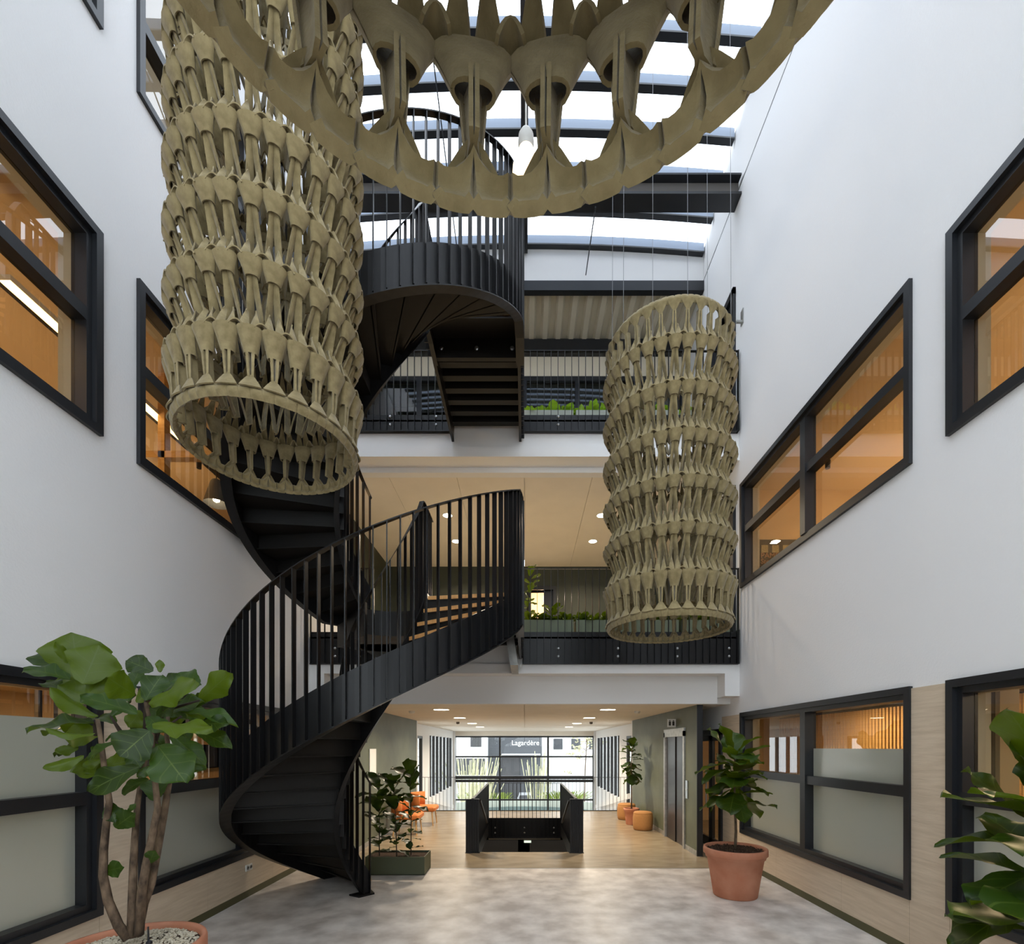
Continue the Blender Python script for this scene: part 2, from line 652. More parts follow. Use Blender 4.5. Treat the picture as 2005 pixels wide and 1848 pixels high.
# beige panels on the lower walls, each its own board
for s, wl in ((1, wall_right), (-1, wall_left)):
    for (a, b, z0, z1) in ((YB, -1.2, .085, 2.43), (-1.2, .57, .085, 2.43), (.57, 2.3, .085, .53), (2.3, 4.0, .085, .53),
                           (4.0, 4.42, .085, 2.43), (4.42, 5.37, .085, .53), (5.37, 6.76, .085, .53), (6.76, 7.85, .085, .53),
                           (7.85, 8.62, .085, 2.43)):
        p = MB().box(s * (W - .014), s * W, a + .0015, b - .0015, z0, z1)
        build('panel', p, 'linen_panel', wl)
    p = MB().box(s * (W - .02), s * W, YB, 8.62, 0, .085)
    struct('baseboard_right' if s > 0 else 'baseboard_left', p, 'olive_skirting',
           'olive green skirting strip along the %s wall' % ('terracotta pot' if s > 0 else 'staircase'), 'skirting')

# kerb of the skylight
for s, nm in ((1, 'trim_1'), (-1, 'trim_2')):
    poly = [(YB, ZTOP + .012), (9.75, ZTOP + .012), (9.75, zk(9.75)), (2.5, zk(2.5)), (YB, zk(YB))]
    p = MB().prism(poly, 'x', s * (W + .02), s * (W + WT))
    struct(nm, p, 'white_paint', 'pale kerb board below the skylight above the wall %s' % ('with the poster window' if s > 0 else 'beside the stair'), 'trim')
for s, nm in ((1, 'trim_10'), (-1, 'trim_11')):
    struct(nm, MB().box(s * (W - .004), s * (W + .03), YB, 9.6, ZTOP - .002, ZTOP + .016), 'frame_metal', 'thin dark seam strip along the top of the wall %s' % ('with the poster window' if s > 0 else 'beside the stair'), 'trim')
p = MB().box(-W - WT, W + WT, 9.6, 9.75, 11.02, zk(9.6) + .05)
struct('trim_3', p, 'white_paint', 'pale upstand below the far end of the skylight', 'trim')
p = MB().box(-W, W, 9.5, 9.62, 10.84, 11.03)
struct('trim_4', p, 'frame_metal', 'black steel edge beam in front of the corrugated roof', 'beam')

# ------------------------------------------------------------------ skylight
sky = thing('window_1', 'glazed vaulted skylight with dark ribs over the atrium', 'skylight', (0, 3.5, 11.7), kind='structure')


def arch_z(x, y):
    return zk(y) + 0.16 * (1 - (x / W) ** 2)


NX = 14
rib_ys = []
y = 9.6 - .05
while y > YB + .2:
    rib_ys.append(y)
    y -= .46
for y in rib_ys:
    g = MB()
    xs = [-W + 2 * W * i / NX for i in range(NX + 1)]
    for i in range(NX):
        xa, xb = xs[i], xs[i + 1]
        za, zb = arch_z(xa, y), arch_z(xb, y)
        g.add([(xa, y - .045, za - .13), (xb, y - .045, zb - .13), (xb, y + .045, zb - .13), (xa, y + .045, za - .13),
               (xa, y - .045, za + .03), (xb, y - .045, zb + .03), (xb, y + .045, zb + .03), (xa, y + .045, za + .03)],
              [(0, 3, 2, 1), (4, 5, 6, 7), (0, 1, 5, 4), (2, 3, 7, 6)])
    rib = build('rib', g, 'rib_metal', sky)
    g = MB()
    for i in range(NX):
        xa, xb = xs[i], xs[i + 1]
        za, zb = arch_z(xa, y), arch_z(xb, y)
        g.add([(xa, y - .05, za - .155), (xb, y - .05, zb - .155), (xb, y + .06, zb - .155), (xa, y + .06, za - .155),
               (xa, y - .05, za - .13), (xb, y - .05, zb - .13), (xb, y + .06, zb - .13), (xa, y + .06, za - .13)],
              [(0, 3, 2, 1), (4, 5, 6, 7), (0, 1, 5, 4), (2, 3, 7, 6)])
    build('rib_shade', g, 'frame_metal', rib)  # dark strip paints the shade on the underside of the lighter rib
for i in range(len(rib_ys) - 1):
    ya, yb = rib_ys[i] - .045, rib_ys[i + 1] + .045
    grid = [[(x, ya, arch_z(x, ya) + .02) for x in xs], [(x, yb, arch_z(x, yb) + .02) for x in xs]]
    g = MB()
    vs_ = grid[0] + grid[1]
    g.add(vs_, [(k, k + 1, NX + 2 + k, NX + 1 + k) for k in range(NX)])
    build('pane', g, 'sky_glass', sky, smooth=True)
g = MB()
for a, b in ((9.55, 2.5), (2.5, YB + .2)):
    g.beam((0, a, arch_z(0, a) - .26), (0, b, arch_z(0, b) - .26), .12, .10)
build('ridge_bar', g, 'frame_metal', sky)
# straight I-beam over the balcony front
yb_ = 8.0
g = MB().box(-W, W, yb_ - .14, yb_ + .14, 10.86, 10.90).box(-W, W, yb_ - .14, yb_ + .14, 11.17, 11.20)
tb = struct('trim_5', g, 'frame_metal', 'black steel I-beam crossing the atrium under the skylight', 'beam')
build('web', MB().box(-W, W, yb_ - .02, yb_ + .02, 10.90, 11.17), 'shade_grey', tb)
for p0, p1, lb in ((at(845, 90, 7.3), at(900, 528, 9.55), 'thin black tie rod running down behind the stair railing'),
                   (at(1166, 405, 7.98), at(1147, 538, 9.58), 'thin black tie rod between I-beam and pale upstand')):
    single('tie_rod', MB().tube([p0, p1], .011, 6), 'frame_metal', lb, 'rod')

# ------------------------------------------------------------------ floors, slabs, ceilings
p = MB().box(-W - WT, W + WT, YB, 7.58, -.3, 0)
struct('floor', p, 'atrium_floor', 'mottled grey cast floor of the atrium', 'floor')
VX, VY0, VY1, FEND = 0.95, 8.76, 12.45, 14.44
p = MB().box(-W - .2, W + .2, 7.58, VY0, -.3, 0)
p.box(-W - .2, -VX, VY0, FEND, -.3, 0).box(VX, W + .2, VY0, FEND, -.3, 0).box(-VX, VX, VY1, FEND, -.3, 0)
struct('floor_corridor', p, 'corridor_floor', 'polished beige floor of the corridor around the stair opening', 'floor')
p = MB().box(-W, W, 7.573, 7.585, 0, .004)
struct('trim_6', p, 'steel', 'thin metal strip where grey floor meets beige floor', 'trim')

CG, C2 = 2.63, 6.56    # ceilings under the balconies
for fl, cz, yend, nm in ((F2, CG, 12.75, 'ground'), (F3, C2, 12.75, 'middle')):
    base = MB().box(-W, W, BAL + .06, yend, cz + .1, fl - .02)
    lab = {'ground': 'white slab edge below the middle balcony', 'middle': 'white slab edge below the upper balcony'}[nm]
    g = MB().box(-W, W, BAL + .02, BAL + .36, fl - .60, fl - .44).box(-3.28, 3.28, 8.25, 8.40, cz, fl - .60)
    zs_ = min(cz + .10, fl - .66)
    g.box(-W, -3.28, BAL + .02, 8.4, zs_, fl - .6).box(3.28, W, BAL + .02, 8.4, zs_, fl - .6)
    g.box(-W, -3.28, 8.3, 8.4, cz, zs_).box(3.28, W, 8.3, 8.4, cz, zs_)
    g.box(-W, W, BAL + .05, yend, fl - .44, fl - .03)
    struct('trim_%d' % (7 if nm == 'ground' else 8), g, 'white_paint', lab, 'slab')
struct('floor_upper_1', MB().box(-W, W, BAL + .02, 12.75, F2 - .03, F2), 'liner', 'beige floor of the middle balcony', 'floor')
struct('floor_upper_2', MB().box(-W, W, BAL + .02, 10.9, F3 - .03, F3), 'corridor_floor', 'beige floor of the upper balcony', 'floor')

ceil_g = thing('ceiling', 'pale boarded ceiling of the ground corridor with downlights', 'ceiling', (0, 15, CG), kind='structure')
for a, b in ((-3.6, 0), (0, 3.6)):
    for y0, y1 in ((8.4, 13.0), (13.0, 18.0), (18.0, 23.2)):
        build('board', MB().box(a + .004, b - .004, y0 + .004, y1 - .004, CG, CG + .06), 'ceiling_board', ceil_g)
struct('ceiling_ground_deck', MB().box(-3.9, 3.9, 8.4, 23.4, CG + .061, CG + .3), 'ceiling_board', 'pale deck above the ground corridor ceiling', 'ceiling')
ceil_m = thing('ceiling_middle', 'beige boarded ceiling above the middle balcony', 'ceiling', (0, 10.5, C2), kind='structure')
xs = [-W + 2 * W * i / 6 for i in range(7)]
for a, b in zip(xs[:-1], xs[1:]):
    build('board', MB().box(a + .003, b - .003, 8.40, 12.7, C2, C2 + .06), 'ceiling_board', ceil_m)

# corrugated roof over the upper balcony
pts = []
x = -W
per = .29
while x < W - .01:
    pts += [(x, 10.98), (x + per * .34, 10.98), (x + per * .5, 10.89), (x + per * .84, 10.89)]
    x += per
g = MB()
n = len(pts)
g.add([(q[0], 9.62, q[1]) for q in pts] + [(q[0], 10.95, q[1]) for q in pts], [(k, k + 1, n + k + 1, n + k) for k in range(n - 1)])
struct('ceiling_roof', g, 'corrugated', 'beige corrugated roof deck above the upper balcony', 'ceiling')
struct('ceiling_roof_top', MB().box(-W - .2, W + .2, 9.62, 11.2, 11.0, 11.1), 'room_dark', 'dark roof covering above the corrugated deck', 'ceiling')
# back wall of the upper balcony
bw3 = thing('wall_back_upper', 'beige back wall of the upper balcony with black framed windows', 'wall', (0, 10.8, F3), kind='structure')
build('wall_band', MB().box(-W, W, 10.8, 11.0, 10.12, 10.58), 'corrugated', bw3)
build('header', MB().box(-W, W, 10.70, 11.0, 10.58, 10.9), 'frame_metal', bw3)
build('lower_band', MB().box(-W, W, 10.8, 11.0, F3, 8.2), 'corrugated', bw3)
for i in range(6):
    a, b = -W + i * 2 * W / 6, -W + (i + 1) * 2 * W / 6
    f_ = build('window_frame', MB().box(a, b, 10.76, 10.86, 10.02, 10.12).box(a, b, 10.76, 10.86, 8.2, 8.28).box(a, a + .05, 10.76, 10.86, 8.28, 10.02).box(b - .05, b, 10.76, 10.86, 8.28, 10.02), 'frame_metal', bw3)
    build('pane', MB().box(a + .05, b - .05, 10.80, 10.81, 8.28, 10.02), 'window_glass', f_)
struct('wall_back_upper_room', MB().box(-W, W, 13.0, 13.1, F3, 11.1).box(-W, W, 11, 13.1, F3 - .1, F3).box(-W - .1, -W, 10.9, 13.1, F3, 11.1).box(W, W + .1, 10.9, 13.1, F3, 11.1).box(-W, W, 11.0, 13.1, 11.0, 11.1), 'green_wall', 'green wall of the room behind the upper balcony windows', 'wall')
# back wall of the middle balcony
g = MB().box(-W, .15, 12.55, 12.75, F2, C2).box(.76, W, 12.55, 12.75, F2, C2).box(.15, .76, 12.55, 12.75, 5.95, C2)
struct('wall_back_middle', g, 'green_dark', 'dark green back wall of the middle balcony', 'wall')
d = thing('door_1', 'open black framed doorway in the green balcony wall', 'door', (.45, 12.6, F2), kind='structure')
build('door_frame', MB().box(.09, .17, 12.5, 12.78, F2, 5.95).box(.74, .82, 12.5, 12.78, F2, 5.95).box(.09, .82, 12.5, 12.78, 5.95, 6.05), 'frame_metal', d)
build('door_leaf', MB().box(.50, .74, 12.60, 12.64, F2, 5.95), 'frame_metal', d)
struct('wall_back_room', MB().box(-.6, 1.6, 14.4, 14.5, F2, C2).box(-.6, -.5, 12.8, 14.4, F2, C2).box(1.5, 1.6, 12.8, 14.4, F2, C2).box(-.6, 1.6, 12.8, 14.5, C2, C2 + .1), 'room_wall', 'warm lit wall of the room behind the green balcony wall', 'wall')
point_light('room_glow', (.5, 13.5, 6.0), 120, WARM, .1)
for s in (-1, 1):
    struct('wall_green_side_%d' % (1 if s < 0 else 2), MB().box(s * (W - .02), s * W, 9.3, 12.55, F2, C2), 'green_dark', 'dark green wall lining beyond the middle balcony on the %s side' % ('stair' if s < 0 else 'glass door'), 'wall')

# ground corridor: green walls, far side walls
GX = 3.0
g = MB().box(GX, GX + .08, 8.43, 9.1, 0, CG).box(GX, GX + .08, 10.3, 13.5, 0, CG).box(GX, GX + .08, 9.1, 10.3, 2.17, CG)
wg = struct('wall_green_right', g, 'green_wall', 'dark green corridor wall holding the lift door', 'wall')
build('baseboard', MB().box(GX - .012, GX, 8.43, 9.06, 0, .09).box(GX - .012, GX, 10.34, 13.5, 0, .09), 'galvanised', wg)
build('corner_strip', MB().box(GX - .01, GX + .09, 8.41, 8.43, 0, CG), 'frame_metal', wg)
g = MB().box(-GX - .08, -GX, 8.43, 13.5, 0, CG)
wgl = struct('wall_green_left', g, 'green_wall', 'dark green corridor wall behind the planter of fig plants', 'wall')
build('baseboard', MB().box(-GX, -GX + .012, 8.43, 13.5, 0, .09), 'galvanised', wgl)
single('wall_notice', MB().box(-GX, -GX + .02, 9.35, 9.75, 1.28, 1.86), 'white_plastic', 'white notice frame hanging on the green corridor wall', 'notice')
for s in (-1, 1):
    nm = 'left' if s < 0 else 'right'
    SX = 3.36
    g = MB().box(s * GX, s * (SX + .1), 13.5, 13.6, 0, CG)
    g.box(s * SX, s * (SX + .1), 13.6, 14.4, 0, CG).box(s * SX, s * (SX + .1), 14.4, 15.9, 2.25, CG).box(s * SX, s * (SX + .1), 15.9, 17.2, -3.4, CG)
    g.box(s * SX, s * (SX + .1), 17.2, 22.2, 2.3, CG).box(s * SX, s * (SX + .1), 22.2, 23.1, -3.4, CG)
    g.box(s * SX, s * (SX + .1), 17.2, 22.2, -3.4, .1)
    struct('wall_far_%s' % nm, g, 'white_paint', 'cream side wall of the bright far hall on the %s side' % ('notice board' if s < 0 else 'pouf'), 'wall')
    dd = thing('door_%d' % (2 if s < 0 else 3), 'black framed glass door in cream wall beyond the %s' % ('fig planter' if s < 0 else 'poufs'), 'door', (s * SX, 15.15, 0), kind='structure')
    build('door_frame', MB().box(s * (SX - .02), s * (SX + .08), 14.4, 14.48, 0, 2.25).box(s * (SX - .02), s * (SX + .08), 15.82, 15.9, 0, 2.25).box(s * (SX - .02), s * (SX + .08), 14.4, 15.9, 2.17, 2.25).box(s * (SX - .02), s * (SX + .06), 15.1, 15.16, 0, 2.17), 'frame_metal', dd)
    build('pane', MB().box(s * (SX + .03), s * (SX + .04), 14.48, 15.82, 0, 2.17), 'window_glass', dd)
    build('handle', MB().tube([(s * (SX - .06), 14.62, .7), (s * (SX - .06), 14.62, 1.5)], .012, 6), 'steel', dd)
    ww = thing('window_%d' % (2 if s < 0 else 3), 'tall side window with dark vertical fins in the far hall near the %s' % ('fig planter' if s < 0 else 'poufs'), 'window', (s * SX, 19.7, .1), kind='structure')
    for yy in (17.3, 18.0, 18.75, 19.55, 20.4, 21.3, 22.1):
        build('fin', MB().box(s * (SX - .03), s * (SX + .06), yy - .07, yy + .07, .1, 2.3), 'frame_metal', ww)
    build('pane', MB().box(s * (SX + .05), s * (SX + .06), 17.2, 22.2, .1, 2.3), 'front_glass', ww)
    single('stair_rail_strip', MB().beam((s * (SX - .2), 14.6, .42), (s * (SX - .2), 21.5, -.75), .04, .16), 'white_paint', 'sloping white stair stringer along the far hall wall by the %s' % ('fig planter' if s < 0 else 'poufs'), 'stringer')

# front facade of the far hall
YF = 23.1
fac = thing('window_4', 'glazed front facade at the far end of the corridor', 'window', (0, YF, -3.4), kind='structure')
fx = [-3.31, -1.17, 1.12, 3.28]
zrow = [-3.4, -1.6, -.62, .22, 1.43, 2.38]
for x in fx:
    build('mullion', MB().box(x - .04, x + .04, YF - .06, YF + .06, -3.4, 2.63), 'frame_metal', fac)
for z in zrow[1:]:
    if z == .22:
        continue
    build('transom', MB().box(-3.31, 3.28, YF - .05, YF + .05, z - .035, z + .035), 'frame_metal', fac)
build('spandrel', MB().box(-3.31, 3.28, YF - .12, YF + .1, .22, .34), 'frame_metal', fac)
build('spandrel', MB().box(-3.31, 3.28, YF - .12, YF + .1, .37, .52), 'frame_metal', fac)
for i in range(3):
    for a, b in ((-3.4, -1.6), (-1.6, -.62), (-.62, .22), (.52, 1.43), (1.43, 2.38)):
        build('pane', MB().box(fx[i] + .04, fx[i + 1] - .04, YF - .005, YF + .005, a + .035, b - .035), 'front_glass', fac)
struct('wall_far_header', MB().box(-3.5, 3.5, YF - .1, YF + .1, 2.42, 2.75), 'ceiling_board', 'cream band above the front facade glazing', 'wall')
for s in (-1, 1):
    struct('wall_far_pier_%d' % (1 if s < 0 else 2), MB().box(s * 3.28, s * 3.6, YF - .3, YF + .2, -3.4, 2.63), 'white_paint', 'cream pier beside the front facade on the %s side' % ('fig planter' if s < 0 else 'pouf'), 'wall')
# lower entrance hall
struct('floor_lower', MB().box(-5, 5, 8, YF + .3, -3.6, -3.4), 'corridor_floor', 'floor of the lower entrance hall', 'floor')
struct('wall_lower', MB().box(-5, 5, 8.0, 8.2, -3.4, -.3).box(-3.6, -3.5, 8.2, YF, -3.4, -.3).box(3.5, 3.6, 8.2, YF, -3.4, -.3), 'room_dark', 'dark side walls of the lower entrance hall', 'wall')
g = MB()
for a, b, z0, z1 in ((-3.3, -1.9, -3.4, -1.6), (1.95, 3.3, -3.4, -1.6), (-.25, .2, -3.4, -1.62), (-1.9, 1.95, -2.35, -1.62), (-3.3, 3.3, -1.75, -1.45)):
    g.box(a, b, 19.0, 19.2, z0, z1)
struct('wall_lower_porch', g, 'frame_metal', 'black entrance porch seen down through the stair opening', 'wall')
struct('trim_9', MB().box(-VX + .02, VX - .02, 12.56, 12.7, -.50, -.41), 'liner', 'pale timber rail under the dark edge of the stair opening', 'trim')
ex = thing('exit_sign_small', 'small glowing exit sign hanging under the stair opening edge', 'sign', (.1, 12.75, -.62))
build('housing', MB().box(-.02, .18, 12.72, 12.76, -.62, -.55), 'white_plastic', ex)
build('face', MB().box(-.01, .17, 12.712, 12.72, -.612, -.558), 'exit_sign', ex)

# ------------------------------------------------------------------ windows on the side walls
wcount = [4]


def side_window(s, op, label, mull=None, trans=None, low_frost=False, film=None, group=None):
    wcount[0] += 1
    y0, y1, z0, z1 = op
    t = thing('window_%d' % wcount[0], label, 'window', (s * W, (y0 + y1) / 2, z0), kind='structure')
    X = lambda d: s * (W + d)

    def ring(d0, d1, inset, wd):
        a, b, c, e = y0 + inset, y1 - inset, z0 + inset, z1 - inset
        return MB().box(X(d0), X(d1), a, b, c, c + wd).box(X(d0), X(d1), a, b, e - wd, e).box(X(d0), X(d1), a, a + wd, c + wd, e - wd).box(X(d0), X(d1), b - wd, b, c + wd, e - wd)
    build('outer_frame', ring(-.035, .05, -.02, .065), 'frame_metal', t)
    build('inner_frame', ring(.005, .13, .045, .05), 'frame_metal', t)
    build('liner', ring(.13, WT + .02, .06, .03), 'liner', t)
    I = .095
    ys = [y0 + I] + ([mull - .05, mull + .05] if mull else []) + [y1 - I]
    if mull:
        build('mullion', MB().box(X(-.01), X(.13), mull - .055, mull + .055, z0 + I, z1 - I), 'frame_metal', t)
    zs = [z0 + I, z1 - I]
    if trans:
        zs = [z0 + I, trans - .05, trans + .05, z1 - I]
        for k in range(0, len(ys), 2):
            build('transom', MB().box(X(.005), X(.13), ys[k], ys[k + 1], trans - .052, trans + .052), 'frame_metal', t)
    for k in range(0, len(ys), 2):
        for q in range(0, len(zs), 2):
            m_ = 'frosted_glass' if (low_frost and q == 0) else 'window_glass'
            za = zs[q]
            if film and q == 2 and film[0] < (ys[k] + ys[k + 1]) / 2 < film[1]:
                build('frosted_film', MB().box(X(.098), X(.104), ys[k], ys[k + 1], za, film[2]), 'frosted_glass', t)
                za = film[2]
            build('pane', MB().box(X(.098), X(.106), ys[k], ys[k + 1], za, zs[q + 1]), m_, t)
    return t


MU = 6.13
side_window(1, GA, 'wide black framed window with frosted lower panes behind the terracotta pot', MU, 1.485, True, (4.4, 6.0, 1.88))
side_window(1, GB, 'black framed window with frosted lower panes and a wall clock inside', 2.28, 1.485, True)
side_window(1, UA, 'black framed four pane window showing a poster and orange ceiling', MU, 5.39)
side_window(1, UB, 'black framed window reflecting the sky beside the four pane window', 2.28, 5.39)
side_window(-1, GA, 'black framed window with frosted lower panes and blue boxes behind', MU, 1.485, True)
side_window(-1, GB, 'black framed frosted window behind the potted fig tree', 2.28, 1.485, True, (0, 4.0, 2.12))
side_window(-1, UA, 'black framed window with timber frame and grey lamp behind spiral stair', MU, 5.39)
side_window(-1, UB, 'black framed window with a glowing light strip inside', 2.28, 5.39)
side_window(-1, TA, 'high black framed window under the skylight behind the long felt lantern', MU, 8.6)
side_window(-1, TB, 'high black framed window near the skylight beside the long felt lantern', 2.28, 8.6)
# doors in the right wall
for i, (op, lab) in enumerate(((D_G, 'black framed glass double door beside the terracotta pot'), (D_2, 'black framed glass door at the end of the middle balcony'), (D_3, 'black framed glass door at the end of the upper balcony'))):
    y0, y1, z0, z1 = op
    t = thing('door_%d' % (4 + i), lab, 'door', (W, (y0 + y1) / 2, z0), kind='structure')
    g = MB().box(W - .05, W + .1, y0 - .04, y0 + .07, z0, z1 + .05).box(W - .05, W + .1, y1 - .07, y1 + .04, z0, z1 + .05).box(W - .05, W + .1, y0 - .04, y1 + .04, z1 - .05, z1 + .06)
    build('door_frame', g, 'frame_metal', t)
    ya, yb2 = y0 + .07, y1 - .07
    sp = ya + (yb2 - ya) * (.34 if i == 0 else .5)
    for a, b in ((ya, sp - .01), (sp + .01, yb2)):
        lf = build('door_leaf', MB().box(W, W + .05, a, a + .08, z0, z1 - .05).box(W, W + .05, b - .08, b, z0, z1 - .05).box(W, W + .05, a, b, z1 - .15, z1 - .05).box(W, W + .05, a, b, z0, z0 + .18), 'frame_metal', t)
        build('pane', MB().box(W + .02, W + .028, a + .08, b - .08, z0 + .18, z1 - .15), 'window_glass', lf)
    if i == 0:
        build('handle', MB().tube([(W - .06, sp + .06, .75), (W - .06, sp + .06, 1.5)], .014, 8), 'steel', t)

# ------------------------------------------------------------------ rooms behind the windows
def room(s, z0, z1, nm, wmat, cmat, lab, x1=7.6, fm='corridor_floor', yend=12.6):
    xa, xb = s * (W + WT), s * x1
    g = MB().box(s * x1, s * (x1 + .1), YB, yend, z0, z1).box(xa, s * (x1 + .1), yend, yend + .1, z0, z1).box(xa, s * (x1 + .1), YB - .1, YB, z0, z1)
    struct('wall_%s' % nm, g, wmat, 'walls of the room behind ' + lab, 'wall')
    struct('ceiling_%s' % nm, MB().box(xa, s * (x1 + .1), YB - .1, yend + .1, z1, z1 + .1), cmat, 'ceiling of the room behind ' + lab, 'ceiling')
    struct('floor_%s' % nm, MB().box(xa, s * (x1 + .1), YB - .1, yend + .1, z0 - .1, z0), fm, 'floor of the room behind ' + lab, 'floor')


room(1, 0, 2.72, 'office_right', 'room_wall', 'room_ceiling', 'the frosted windows by the terracotta pot')
room(-1, 0, 2.72, 'office_left', 'room_wall', 'room_ceiling', 'the frosted windows by the fig tree')
room(1, F2 - .2, 6.45, 'studio_right', 'room_wall', 'room_ceiling', 'the poster window')
room(-1, F2 - .2, 6.45, 'studio_left', 'room_wall', 'room_ceiling', 'the lamp window')
room(-1, F3 - .2, 10.4, 'attic_left', 'attic_wall', 'attic_wall', 'the high windows')
room(1, F3 - .2, 10.4, 'attic_right', 'attic_wall', 'attic_wall', 'the upper balcony door')
rl = (1.0, 0.70, 0.38)


def added_panel(x, y, z, power, label, group):  # added fixture, there to light the office seen through the windows
    t = thing('ceiling_panel_light', label, 'light', (x, y, z - .03), group)
    build('housing', MB().box(x - .3, x + .3, y - .3, y + .3, z - .02, z), 'white_plastic', t)
    build('diffuser', MB().box(x - .28, x + .28, y - .28, y + .28, z - .024, z - .02), 'downlight', t)
    area_light('glow', (x, y, z - .04), (0, 0, 0), .5, .5, power, rl, t)


for s, z, pw, lb in ((1, 2.72, 42, 'office behind the terracotta pot windows'), (-1, 2.72, 40, 'office behind the fig tree windows')):
    for k, yy in enumerate((1.6, 5.2, 8.6)):
        added_panel(s * 5.6, yy, z, pw, 'added square ceiling light to brighten the ' + lb, 'added lights of the ' + lb)


def added_uplight(x, y, z, ztop, power, color, label, group):  # added below the sill line, out of sight, to brighten the room ceilings
    t = thing('added_uplight', label, 'lamp', (x, y, z), group)
    prof = [(.22 * math.sin(R(9 * i)), .22 - .22 * math.cos(R(9 * i))) for i in range(10)]
    build('bowl', MB().lathe(prof, 24, (x, y, z), False, False), 'white_plastic', t, smooth=True)
    build('cord', MB().tube([(x, y, z), (x, y, ztop)], .006, 6), 'frame_metal', t)
    point_light('glow', (x, y, z + .24), power, color, .08, t)


for s, ztop, zz, pw, cc, lb in ((1, 6.45, 4.7, 75, (1.0, .66, .33), 'room behind the poster window'), (-1, 6.45, 4.7, 65, (1.0, .66, .33), 'room behind the lamp window'), (-1, 10.4, 8.2, 100, (1.0, .9, .78), 'room behind the high windows')):
    for yy in (1.4, 4.4, 7.4):
        added_uplight(s * 5.9, yy, zz, ztop, pw, cc, 'added unseen bowl uplight to brighten the ' + lb, 'added uplights of the ' + lb)

for s, xx, lb in ((1, 4.75, 'dark track light on the ceiling behind the poster window'), (-1, -5.1, 'dark track light on the ceiling behind the lamp window')):
    t = thing('track_light', lb, 'light', (xx, 4.5, 6.38))
    build('track', MB().box(xx - .03, xx + .03, .5, 8.3, 6.40, 6.45), 'frame_metal', t)
    for k in range(5):
        yy = 1.2 + k * 1.6
        build('spot_head', MB().lathe([(.035, -.14), (.04, -.02), (.02, 0), (0, 0)], 14, (xx, yy, 6.40), True, False), 'frame_metal', t)
# poster on the end partition of the right studio
struct('wall_studio_partition', MB().box(W + WT, 7.6, 8.6, 8.7, F2 - .2, 6.45), 'room_wall', 'partition holding the poster behind the four pane window', 'wall')
ps = thing('poster', 'dark poster with three small pictures and copper lettering behind the window', 'poster', (4.55, 8.58, 4.5))
build('sheet', MB().box(4.10, 4.95, 8.57, 8.595, 4.4, 5.56), 'poster', ps)
for k in range(3):
    build('picture', MB().box(4.18 + k * .19, 4.30 + k * .19, 8.562, 8.57, 5.33, 5.46), 'poster_photo', ps)
lettering('PAMP', .13, 'poster_ink', ps, (4.17, 8.566, 5.235), (R(90), 0, 0))
lettering('Ster', .12, 'poster_ink', ps, (4.17, 8.566, 5.135), (R(90), 0, 0))

# slat wall and clock in the right office
slat = thing('slat_wall', 'oak slat wall on black backing inside the office', 'wall', (6.5, 8.0, 0))
build('backing', MB().box(6.52, 6.56, 5.9, 12.4, 0, 2.62), 'poster', slat)
sm = MB().box(6.48, 6.52, -.022, .022, 0, 2.6).mesh('slat')
sm.transform(Matrix.Translation((-6.5, 0, 0)))
sm.materials.append(M['oak'])
yy = 5.95
while yy < 12.4:
    inst('slat', sm, slat, (0, yy - 8.0, 0))
    yy += .085
ck = thing('wall_clock', 'round black wall clock with white numerals on the oak slats', 'clock', (6.46, 6.45, 1.9))
g = MB()
g.lathe([(.0, 0), (.17, 0), (.175, .02), (.16, .035), (.0, .03)], 32, cap0=False, cap1=False)
g.v = [(6.46 - z, 6.45 + x_, 1.9 + y_) for x_, y_, z in g.v]
build('case', g, 'poster', ck)
for h in range(12):
    a = R(30 * (h + 1))
    lettering(str(h + 1), .045, 'white_plastic', ck, (6.422, 6.45 - math.sin(a) * .125 + .014, 1.9 + math.cos(a) * .125 - .014), (R(90), 0, R(-90)), .001)
build('hands', MB().beam((6.42, 6.45, 1.9), (6.42, 6.40, 1.97), .008, .004, (1, 0, 0)).beam((6.42, 6.45, 1.9), (6.42, 6.54, 1.93), .008, .004, (1, 0, 0)), 'white_plastic', ck)
single('column', MB().box(4.9, 5.1, 5.0, 5.2, 0, 2.72), 'liner', 'cream column inside the office with the wall clock', 'column')
single('partition_panel', MB().box(4.2, 4.9, 5.05, 5.15, 0, 2.72), 'room_dark', 'dark partition panel beside the cream column in the office', 'partition')

# shelves with blue boxes in the left office
sh = thing('storage_shelf', 'oak storage shelf behind the window by the spiral stair', 'shelf', (-4.5, 6.4, 0))
for z in (.3, .95, 1.56, 2.12):
    build('shelf_board', MB().box(-4.75, -4.25, 4.7, 8.1, z, z + .05), 'oak', sh)
for yy in (4.72, 5.85, 6.98, 8.08):
    build('upright', MB().box(-4.29, -4.25, yy - .02, yy + .02, 0, 2.5).box(-4.75, -4.71, yy - .02, yy + .02, 0, 2.5), 'steel', sh)
k = 0
for z in (1.61, 2.17):
    for i in range(9):
        yy = 4.95 + i * .35
        single('storage_box', MB().rbox(-4.68, -4.32, yy - .14, yy + .14, z, z + .32, .012), 'blue_box', 'dark blue storage box standing on the %s oak shelf board' % ('top' if z > 2 else 'second highest'), 'box', 'blue boxes on the %s shelf board' % ('top' if z > 2 else 'second'))
